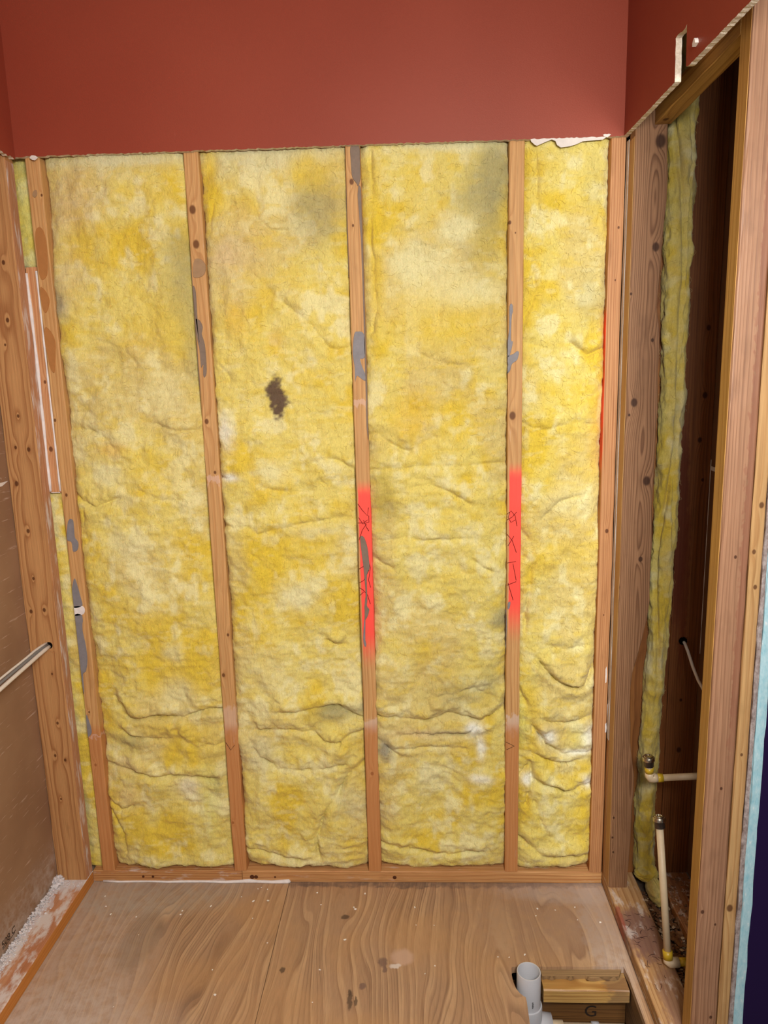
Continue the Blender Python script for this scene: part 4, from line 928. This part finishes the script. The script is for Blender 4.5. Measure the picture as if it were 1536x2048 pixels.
def crease_height(X, Z, seed):
    wx = X + 0.006 * fbm(X * 28, Z * 28, seed + 50, 3)
    wz = Z + 0.006 * fbm(X * 28 + 7, Z * 28, seed + 55, 3)
    H = np.zeros_like(X)
    for (pts, dep, wid, lip) in CREASES:
        p = np.array(pts)
        x0, z0 = p.min(0) - 0.08
        x1, z1 = p.max(0) + 0.08
        if x1 < X.min() or x0 > X.max():
            continue
        sel = (X > x0) & (X < x1) & (Z > z0) & (Z < z1)
        if not sel.any():
            continue
        qx, qz = wx[sel], wz[sel]
        best = np.full(qx.shape, 9.0)
        sg = np.zeros(qx.shape)
        for i in range(len(p) - 1):
            a, b = p[i], p[i + 1]
            d = b - a
            L2 = (d ** 2).sum()
            t = np.clip(((qx - a[0]) * d[0] + (qz - a[1]) * d[1]) / L2, 0, 1)
            ex, ez = qx - a[0] - t * d[0], qz - a[1] - t * d[1]
            dist = np.sqrt(ex ** 2 + ez ** 2)
            nn = np.array([-d[1], d[0]]) / math.sqrt(L2)
            if nn[1] < 0:
                nn = -nn
            side = ex * nn[0] + ez * nn[1]
            k = dist < best
            best = np.where(k, dist, best)
            sg = np.where(k, side, sg)
        h = -dep * np.exp(-best / (wid * 0.55))
        up = np.where(sg > 0, sg, 0)
        h = h + 1.2 * lip * np.exp(-((up - wid * 2.3) / (wid * 2.4)) ** 2) * (sg > 0) * np.exp(-np.maximum(best - np.abs(sg), 0) / 0.01)
        dn = np.where(sg < 0, -sg, 0)
        h = h + 0.6 * lip * np.exp(-((dn - wid * 2.0) / (wid * 1.8)) ** 2) * (sg < 0) * np.exp(-np.maximum(best - np.abs(sg), 0) / 0.01)
        H[sel] += h * np.clip(0.75 + 1.1 * fbm(qx * 26, qz * 26, seed + 61, 3), 0.15, 1.4)
    return H


def batt(name, label, x0, x1, z0, z1, seed, y0=0.004, edge=0.014, step=0.003, rough=1.0, group='insulation batts of the back wall', parent=None):
    nu, nv = max(6, int((x1 - x0) / step)), int((z1 - z0) / step)
    U, Vv = np.meshgrid(np.linspace(0, 1, nu + 1), np.linspace(0, 1, nv + 1))
    X, Z = x0 + (x1 - x0) * U, z0 + (z1 - z0) * Vv
    de = np.minimum(X - x0, x1 - X)
    low = np.clip((1.35 - Z) / 1.0, 0.15, 1)
    h = 0.022 * rough * fbm(X * 6, Z * 4.5, seed, 4, 0.5) + 0.008 * fbm(X * 16, Z * 16, seed + 3, 3)
    h = h + 0.0055 * rough * low * ridged(X * 8 + 0.9 * fbm(X * 5, Z * 5, seed + 5, 2), Z * 14 + 2.2 * fbm(X * 6, Z * 6, seed + 6, 2), seed + 7, 3)
    h = h + 0.0032 * ridged(X * 24, Z * 28, seed + 9, 3) + 0.0022 * fbm(X * 90, Z * 90, seed + 12, 3)
    h = h + (0.8 + 0.65 * low) * crease_height(X, Z, seed)
    e1 = edge * (1 + 0.9 * fbm(Z * 6 + seed, X * 0 + 2.2, seed + 15, 3))
    Y = y0 - h + e1 * np.exp(-de / 0.014) + 0.025 * np.exp(-(Z - z0) / 0.007)
    Y = np.clip(Y, -0.022, 0.07)
    Y = np.maximum(Y, -0.022 + np.clip((Z - 1.95) / 0.09, 0, 1) * 0.026)
    jx = 0.0035 * fbm(Z * 45 + seed, X * 0 + 4.0, seed + 21, 3)
    fall = np.exp(-de / 0.02)
    X2 = X + jx * fall
    jz = 0.012 * fbm(X * 22, X * 0 + seed, seed + 23, 3) * np.exp(-(Z - z0) / 0.03)
    Z2 = Z + jz
    cols = wool_colour(X, Z, seed)
    # skirts so the batt has depth
    def pad(A, l, r_):
        return np.concatenate([l[:, None], A, r_[:, None]], 1)
    X3 = pad(X2, X2[:, 0], X2[:, -1])
    Y3 = pad(Y, np.full(nv + 1, 0.085), np.full(nv + 1, 0.085))
    Z3 = pad(Z2, Z2[:, 0], Z2[:, -1])
    C3 = np.concatenate([cols[:, :1], cols, cols[:, -1:]], 1)
    X4 = np.concatenate([X3[:1], X3, X3[-1:]], 0)
    Y4 = np.concatenate([np.full((1, nu + 3), 0.085), Y3, np.full((1, nu + 3), 0.085)], 0)
    Z4 = np.concatenate([Z3[:1], Z3, Z3[-1:]], 0)
    C4 = np.concatenate([C3[:1], C3, C3[-1:]], 0)
    ox, oz = (x0 + x1) / 2, z0
    co = np.stack([X4 - ox, Y4, Z4 - oz], -1).reshape(-1, 3)
    rw, cl = X4.shape
    i, j = np.meshgrid(np.arange(rw - 1), np.arange(cl - 1), indexing='ij')
    a = (i * cl + j).ravel()
    F = np.stack([a, a + 1, a + cl + 1, a + cl], -1)
    return grid_mesh(name, co, F, C4.reshape(-1, 3), label, (ox, 0, oz), group, parent)


def grid_mesh(name, co, F, C, label, loc, group, parent=None):
    me = bpy.data.meshes.new(name)
    me.vertices.add(len(co))
    me.vertices.foreach_set('co', co.astype(np.float32).ravel())
    me.loops.add(F.size)
    me.loops.foreach_set('vertex_index', F.astype(np.int32).ravel())
    me.polygons.add(len(F))
    me.polygons.foreach_set('loop_start', np.arange(0, F.size, 4, dtype=np.int32))
    at = me.color_attributes.new('wool', 'FLOAT_COLOR', 'POINT')
    at.data.foreach_set('color', np.concatenate([C, np.ones((len(C), 1))], 1).astype(np.float32).ravel())
    me.update()
    me.validate()
    o = link(name, me, WOOL, parent, loc, True)
    if parent is None:
        tag(o, label, 'insulation', group)
    return o


batt('insulation_batt', 'yellow insulation batt between the left and second studs', SX[0] + 0.0185, SX[1] - 0.0185, 0.040, 2.10, 101)
batt('insulation_batt', 'yellow insulation batt with a dark brown spot', SX[1] + 0.0185, SX[2] - 0.0185, 0.040, 2.10, 202)
batt('insulation_batt', 'yellow insulation batt between the two coral-painted studs', SX[2] + 0.0185, SX[3] - 0.0185, 0.040, 2.10, 303)
batt('insulation_batt', 'narrower yellow insulation batt left of the right end stud', SX[3] + 0.0185, 1.4503, 0.040, 2.10, 404)
batt('insulation_strip', 'thin green-yellow insulation strip at the upper left, above the nailer block', -0.075, -0.0185, 1.80, 2.10, 505, y0=0.028, edge=0.004, rough=0.5, group='narrow strips in the left gap')
batt('insulation_strip', 'long thin insulation strip in the left gap, below the nailer block', -0.075, -0.0185, 0.030, 1.203, 606, y0=0.012, edge=0.006, rough=0.6, group='narrow strips in the left gap')

# roll of insulation in the chase
zc = [0.055, 0.07, 0.15, 0.29, 0.45, 0.60, 0.74, 0.95, 1.16, 1.35, 1.54, 1.75, 1.9, 2.02, 2.3]
xl = [1.580, 1.574, 1.573, 1.572, 1.576, 1.582, 1.585, 1.588, 1.589, 1.590, 1.590, 1.584, 1.580, 1.578, 1.578]
xr = [1.626, 1.632, 1.628, 1.624, 1.630, 1.634, 1.638, 1.645, 1.649, 1.652, 1.653, 1.652, 1.650, 1.650, 1.650]
nz, na = 500, 60
Zg = np.linspace(0.055, 2.3, nz)
A = np.linspace(0, 2 * np.pi, na, endpoint=False)
Lx, Rx = np.interp(Zg, zc, xl), np.interp(Zg, zc, xr)
ZZ, AA = np.meshgrid(Zg, A, indexing='ij')
cx, rx = ((Lx + Rx) / 2)[:, None], ((Rx - Lx) / 2)[:, None]
lob = 0.16 * np.exp(-((AA - 4.55 - 0.55 * np.sin(ZZ * 5.0) - 0.3 * np.sin(ZZ * 11)) / 0.22) ** 2) * np.clip((ZZ - 0.5) * 3, 0, 1) + 0.13 * np.exp(-((AA - 5.3 + 0.3 * np.sin(ZZ * 6)) / 0.15) ** 2) * np.clip((ZZ - 0.6) * 3, 0, 1)
rr_ = 1 - lob * 2.6 + 0.28 * fbm(AA * 1.2, ZZ * 14, 31, 4) + 0.10 * fbm(AA * 4, ZZ * 50, 33, 3) + 0.16 * ridged(AA * 0.9, ZZ * 22, 37, 3)
XX = cx + rx * rr_ * np.cos(AA)
YY = -0.012 + 0.030 * rr_ * np.sin(AA)
YY = np.minimum(YY, -0.0008)
co = np.stack([XX - 1.61, YY, ZZ - 0.055], -1).reshape(-1, 3)
i, j = np.meshgrid(np.arange(nz - 1), np.arange(na), indexing='ij')
a, b = (i * na + j).ravel(), (i * na + (j + 1) % na).ravel()
F = np.stack([a, b, b + na, a + na], -1)
Cc = wool_colour(AA * 0.03 + 3, ZZ, 77, False) * np.array((0.78, 0.76, 0.80))  # wool darkened: the dim of the chase is put into the colour
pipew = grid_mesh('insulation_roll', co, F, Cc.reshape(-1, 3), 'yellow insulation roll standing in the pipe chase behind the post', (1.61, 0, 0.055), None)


def blob(name, c, r, seed, parent):
    bm = bmesh.new()
    bmesh.ops.create_icosphere(bm, subdivisions=5, radius=1.0)
    for v in bm.verts:
        p = v.co.copy()
        k = 1 + 0.22 * float(fbm(np.array(p.x * 1.6 + 3), np.array(p.z * 1.6 + p.y), seed, 4)) + 0.10 * float(ridged(np.array(p.x * 3 + p.y), np.array(p.z * 4), seed + 4, 3))
        v.co = Vector((p.x * r[0], p.y * r[1], p.z * r[2])) * k
    me = bm_mesh(name, bm)
    co = np.zeros(len(me.vertices) * 3)
    me.vertices.foreach_get('co', co)
    co = co.reshape(-1, 3)
    C = wool_colour(co[:, 0] + seed, co[:, 2], seed, False) * np.array((0.80, 0.78, 0.82))  # darkened like the roll, chase shade in the colour
    at = me.color_attributes.new('wool', 'FLOAT_COLOR', 'POINT')
    at.data.foreach_set('color', np.concatenate([C, np.ones((len(C), 1))], 1).astype(np.float32).ravel())
    return link(name, me, WOOL, parent, [c[k] - parent.location[k] for k in range(3)], True)


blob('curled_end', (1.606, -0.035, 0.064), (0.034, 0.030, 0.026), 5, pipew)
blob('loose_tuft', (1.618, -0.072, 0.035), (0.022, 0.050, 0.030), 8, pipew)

# loose glass fibres standing off the batts
def fibres(o, n, seed):
    rf = np.random.RandomState(seed)
    me = o.data
    nv = len(me.vertices)
    co = np.zeros(nv * 3, np.float32)
    me.vertices.foreach_get('co', co)
    co = co.reshape(-1, 3)
    nr = np.zeros(nv * 3, np.float32)
    me.vertex_normals.foreach_get('vector', nr)
    nr = nr.reshape(-1, 3)
    at = np.zeros(nv * 4, np.float32)
    me.color_attributes['wool'].data.foreach_get('color', at)
    at = at.reshape(-1, 4)
    ok = np.where(co[:, 1] < 0.04)[0]
    pick = ok[rf.randint(0, len(ok), n)]
    V, F, C = [], [], []
    for k in pick:
        p, q = co[k], nr[k]
        t = rf.randn(3)
        t = t - q * t.dot(q)
        t /= np.linalg.norm(t) + 1e-6
        L = rf.uniform(0.006, 0.020)
        s = np.cross(t, q)
        s /= np.linalg.norm(s) + 1e-6
        lift = rf.uniform(0.0006, 0.004)
        base = len(V)
        for u in (0.0, 0.34, 0.67, 1.0):
            c = p + t * L * (u - 0.5) + q * (lift * 4 * u * (1 - u) + 0.0006) + s * L * 0.25 * math.sin(u * 3 + k)
            w = 0.00022
            V += [c - s * w, c + s * w, c + q * w * 1.5]
            C += [np.clip(at[k, :3] * 1.15 + 0.03, 0, 1)] * 3
        for m in range(3):
            for e in range(3):
                a, b2 = base + m * 3 + e, base + m * 3 + (e + 1) % 3
                F.append((a, b2, b2 + 3, a + 3))
    f = grid_mesh('loose_fibres', np.array(V), np.array(F), np.array(C), None, (0, 0, 0), None, o)
    f['kind'] = 'stuff'


for k, o in enumerate([o for o in COL.objects if o.name.startswith(('insulation_batt', 'insulation_roll'))]):
    fibres(o, 2200 if 'batt' in o.name else 900, 900 + k)

# ------------------------------------------------------------------ pipes
M_PVC = plain('grey_white_pvc', srgb(196, 198, 204), 0.35, 0.5, var=0.04, scale=20)
M_CPVC = plain('cream_cpvc', srgb(214, 194, 162), 0.45, 0.45, var=0.07, scale=40)
M_YEL = plain('yellow_solvent_cement', srgb(206, 172, 44), 0.35, 0.5, var=0.15, scale=60)
M_STEEL = plain('brushed_steel', srgb(186, 176, 160), 0.28, 0.5, 1.0, var=0.05)
M_DSTEEL = plain('dark_collar', srgb(92, 82, 76), 0.35, 0.5, 0.8, var=0.08)
px, py = 1.217, -0.345
drain = empty('drain_pipe', (px, py, -0.128))
tag(drain, 'grey-white plastic drain pipe standing open in the floor hole', 'pipe')
lathe('pipe', [(0.0262, -0.115), (0.0262, 0.0195), (0.0272, 0.0215), (0.0290, 0.0215), (0.0300, 0.0195), (0.0300, -0.095)], (px, py, 0.0), M_PVC, drain, 48)
lathe('coupling', [(0.0301, -0.118), (0.0345, -0.115), (0.0345, -0.076), (0.0335, -0.073), (0.0306, -0.072), (0.0301, -0.075)], (px, py, 0.0), M_PVC, drain, 48)
arc = [(px + 0.034 * (1 - math.cos(a)) , py, -0.112 - 0.030 * math.sin(a)) for a in np.linspace(0, math.pi / 2, 8)]
tube('elbow', arc + [(px + 0.06, py, -0.142)], [0.034] * 8 + [0.031], M_PVC, drain, 24)
tube('branch_pipe', [(px + 0.05, py - 0.004, -0.146), (px + 0.088, py - 0.004, -0.146), (px + 0.089, py - 0.004, -0.146), (1.46, py - 0.004, -0.148)], [0.0215, 0.0215, 0.0165, 0.0165], M_CPVC, drain, 20)
tube('sleeve', [(px + 0.16, py - 0.004, -0.1463), (px + 0.178, py - 0.004, -0.1465)], 0.0195, M_PVC, drain, 20)
for i, (h, w) in enumerate(((0.000, 0.0055), (0.0022, 0.0065), (0.0044, 0.0050), (0.0075, 0.0022), (0.0075 , 0.0))):
    if w <= 0:
        continue
    a0 = 0.02
    for k in range(2):
        zz = -0.058 + i * 0.0024 + k * 0.009
        q = []
        for t in np.linspace(-0.06, 0.10, 5):
            ang = -math.pi / 2 + 0.20 + t
            q.append((px + 0.0301 * math.cos(ang), py + 0.0301 * math.sin(ang), zz + 0.001 * math.sin(i * 3 + t * 60)))
        tube('print_mark', q[: 3 + (i + k) % 3], 0.0006, M_INK, drain, seg=4)


def cap(prefix, c, axis_dir, parent):
    co_ = lathe('cap', [(0.0085, 0.0), (0.0125, 0.002), (0.0128, 0.018), (0.0135, 0.019)], c, M_DSTEEL, parent, 24, axis_dir)
    lathe('cap_nut', [(0.0135, 0.018), (0.0152, 0.0185), (0.0152, 0.0265), (0.0140, 0.0280), (0.0115, 0.0285), (0.0108, 0.0315), (0.0075, 0.0320), (0.0070, 0.0300), (0.0, 0.0300)], c, M_STEEL, co_, 24, axis_dir)


ft, tp_ = Vector((1.5575, -0.350, 0.058)), Vector((1.5480, -0.275, 0.375))
d = (tp_ - ft).normalized()
lo = empty('supply_pipe', tuple(ft - Vector((0, 0, 0.014))))
tag(lo, 'tall cream supply pipe with metal cap, rising beside the right plate', 'pipe', 'capped supply pipes')
tube('pipe', [ft, tp_], 0.0088, M_CPVC, lo, 20)
cap('c', tuple(tp_ - d * 0.004), tuple(d), lo)
tube('elbow_socket', [ft + d * 0.006, ft + d * 0.026], 0.0118, M_YEL, lo, 20)
tube('elbow', [ft + d * 0.012, ft, ft + Vector((0.004, -0.0005, -0.003)), ft + Vector((0.012, 0, -0.003)), ft + Vector((0.026, 0, -0.002))], [0.0112, 0.0118, 0.0122, 0.012, 0.0115], M_CPVC, lo, 20)
tube('glue_band', [ft + Vector((0.026, 0, -0.002)), ft + Vector((0.046, 0, -0.001))], 0.0098, M_YEL, lo, 20)
tube('branch_pipe', [ft + Vector((0.020, 0, -0.002)), ft + Vector((0.177, 0, 0.004))], 0.0088, M_CPVC, lo, 20)

up = Vector((1.561, -0.150, 0.437))
uo = empty('supply_pipe', tuple(up - Vector((0, 0, 0.014))))
tag(uo, 'short cream supply stub with metal cap in front of the insulation roll', 'pipe', 'capped supply pipes')
tube('stub', [up, up + Vector((-0.003, 0, 0.035))], 0.0088, M_CPVC, uo, 20)
cap('c', tuple(up + Vector((-0.003, 0, 0.029))), (-0.08, 0, 1), uo)
tube('elbow', [up + Vector((-0.001, 0, 0.012)), up + Vector((0, 0, 0.002)), up + Vector((0.003, 0, -0.003)), up + Vector((0.012, 0, -0.004)), up + Vector((0.020, 0, -0.004))], [0.0115, 0.012, 0.0125, 0.012, 0.0115], M_CPVC, uo, 20)
tube('glue_band', [up + Vector((-0.0012, 0, 0.012)), up + Vector((-0.0025, 0, 0.026))], 0.0112, M_YEL, uo, 20)
tube('glue_band', [up + Vector((0.017, 0, -0.004)), up + Vector((0.034, 0, -0.0035))], 0.0112, M_YEL, uo, 20)
tube('branch_pipe', [up + Vector((0.02, 0, -0.004)), up + Vector((0.1736, 0, 0.003))], 0.0088, M_CPVC, uo, 20)

# ------------------------------------------------------------------ framing under the floor hole
mblk = wood('blocking_wood', srgb(222, 178, 116), srgb(170, 118, 66), axis=0, knots=[(-0.01, 0.06, 0.006), (-0.012, 0.01, 0.004)], seed=98, ring=0.008, pith=(-0.02, -0.05), rough=0.35,
            masks=[('ell', -0.06, 0.03, 0.05, 0.12, 0.5, srgb(120, 96, 76), 0.6, 0.02)])
bl = board('floor_blocking', (1.2520, 1.4640), (-0.3600, -0.2720), (-0.0560, -0.0186), mblk, axis=0, seed=61, bevel=0.003)
tag(bl, 'wet-looking blocking board under the back edge of the floor hole', 'lumber')
mjo = wood('joist_wood_dark', srgb(128, 88, 52), srgb(78, 50, 28), axis=0, seed=99, ring=0.01, knots=[(0.0, -0.13, 0.01)])
jo = board('floor_joist', (1.01, 1.4660), (-0.3250, -0.2880), (-0.330, -0.0566), mjo, axis=0, seed=62)
tag(jo, 'dark stamped floor joist below the blocking board in the hole', 'lumber')
text_on('stamped_letter', 'G', 0.046, M_INK, ((1, 0, 0), (0, 0, 1), (0, -1, 0), (1.362, -0.3262, -0.128)), jo)
mri = wood('rim_strip_wood', srgb(150, 116, 88), srgb(104, 76, 54), axis=1, seed=100, ring=0.005)
ri = board('rim_strip', (1.4672, 1.4868), (-1.5, -0.3110), (-0.150, -0.0186), mri, axis=1, seed=63)
tag(ri, 'weathered strip of wood along the right edge of the floor hole', 'lumber')
board('trimmer_joist', (1.0, 1.1980), (-1.5, -0.4300), (-0.30, -0.0186), mjo, floor, axis=1, seed=64)

# ------------------------------------------------------------------ rubble, chips and debris
def crumbs(name, spots, mat, label, cat, seed, size=(0.0015, 0.004), flat=0.6):
    rc = random.Random(seed)
    bm = bmesh.new()
    for (x, y, z, k) in spots:
        r = rc.uniform(*size) * k
        g = bmesh.ops.create_icosphere(bm, subdivisions=1, radius=r)
        ang = rc.uniform(0, 6.28)
        for v in g['verts']:
            p = v.co * rc.uniform(0.7, 1.25)
            p = Vector((p.x * math.cos(ang) * 1.5 - p.y * math.sin(ang), p.x * math.sin(ang) * 1.5 + p.y * math.cos(ang), p.z * flat))
            v.co = p + Vector((x, y, z + r * flat * 0.7))
    o = link(name, bm_mesh(name, bm), mat)
    return tag(o, label, cat, None, 'stuff')


M_CHIP = plain('plaster_chip', srgb(232, 226, 216), 0.9, 0.2, bump=0.001)
crumbs('plaster_chips', [(c[0], c[1], 0, 1.0) for c in CHIPS], M_CHIP, 'white plaster chips scattered over the plywood floor', 'debris', 5, (0.0014, 0.0032), 0.6)
rc = random.Random(21)
sp = []
for i in range(1300):
    y = -rc.random() ** 1.15 * 0.62
    d_ = abs(rc.gauss(0, 1)) * 0.011
    sp.append((-0.1365 + d_, y - 0.045, 0.0382 + max(0, 0.011 - d_ * 0.7) * rc.random(), rc.uniform(0.7, 1.7)))
for i in range(70):
    sp.append((-0.128 + rc.gauss(0, 0.008), -0.058 + rc.gauss(0, 0.010), 0.0385 + rc.random() * 0.016, rc.uniform(1.6, 4.0)))
for i in range(60):
    sp.append((rc.uniform(-0.125, -0.058), rc.uniform(-0.075, -0.045), 0.0382, rc.uniform(0.5, 1.0)))
crumbs('plaster_rubble', sp, plain('plaster_rubble_white', srgb(214, 210, 212), 0.95, 0.1, var=0.2, bump=0.002), 'crumbled white plaster piled along the left plate', 'debris', 6, (0.0008, 0.0022), 0.8)
sp = [(rc.uniform(1.580, 1.642), rc.uniform(-0.44, -0.05), rc.uniform(0, 0.02), rc.uniform(0.6, 1.6)) for _ in range(900)]
sp += [(rc.uniform(1.65, 1.73), rc.uniform(-0.36, -0.02), 0.0384, rc.uniform(0.4, 1.0)) for _ in range(160)]
sp2 = [s for k, s in enumerate(sp) if k % 4 == 0]
crumbs('wood_debris', [s for k, s in enumerate(sp) if k % 4], plain('brown_debris', srgb(120, 88, 64), 0.95, 0.1, var=0.35), 'brown wood chips and dirt in the gap between the right plates', 'debris', 7, (0.002, 0.006), 0.45)
crumbs('pale_debris', sp2, plain('pale_debris', srgb(188, 168, 144), 0.95, 0.1, var=0.25), 'pale splinters mixed through the dirt between the right plates', 'debris', 8, (0.0015, 0.0045), 0.4)
ws = plate_shape('plastic_strip', [(1.606, -0.185), (1.6115, -0.183), (1.6165, -0.146), (1.611, -0.148)], 'xy', 0.0220, 0.0240, M_PAPER)
tag(ws, 'small white strip lying in the dirt between the right plates', 'debris')
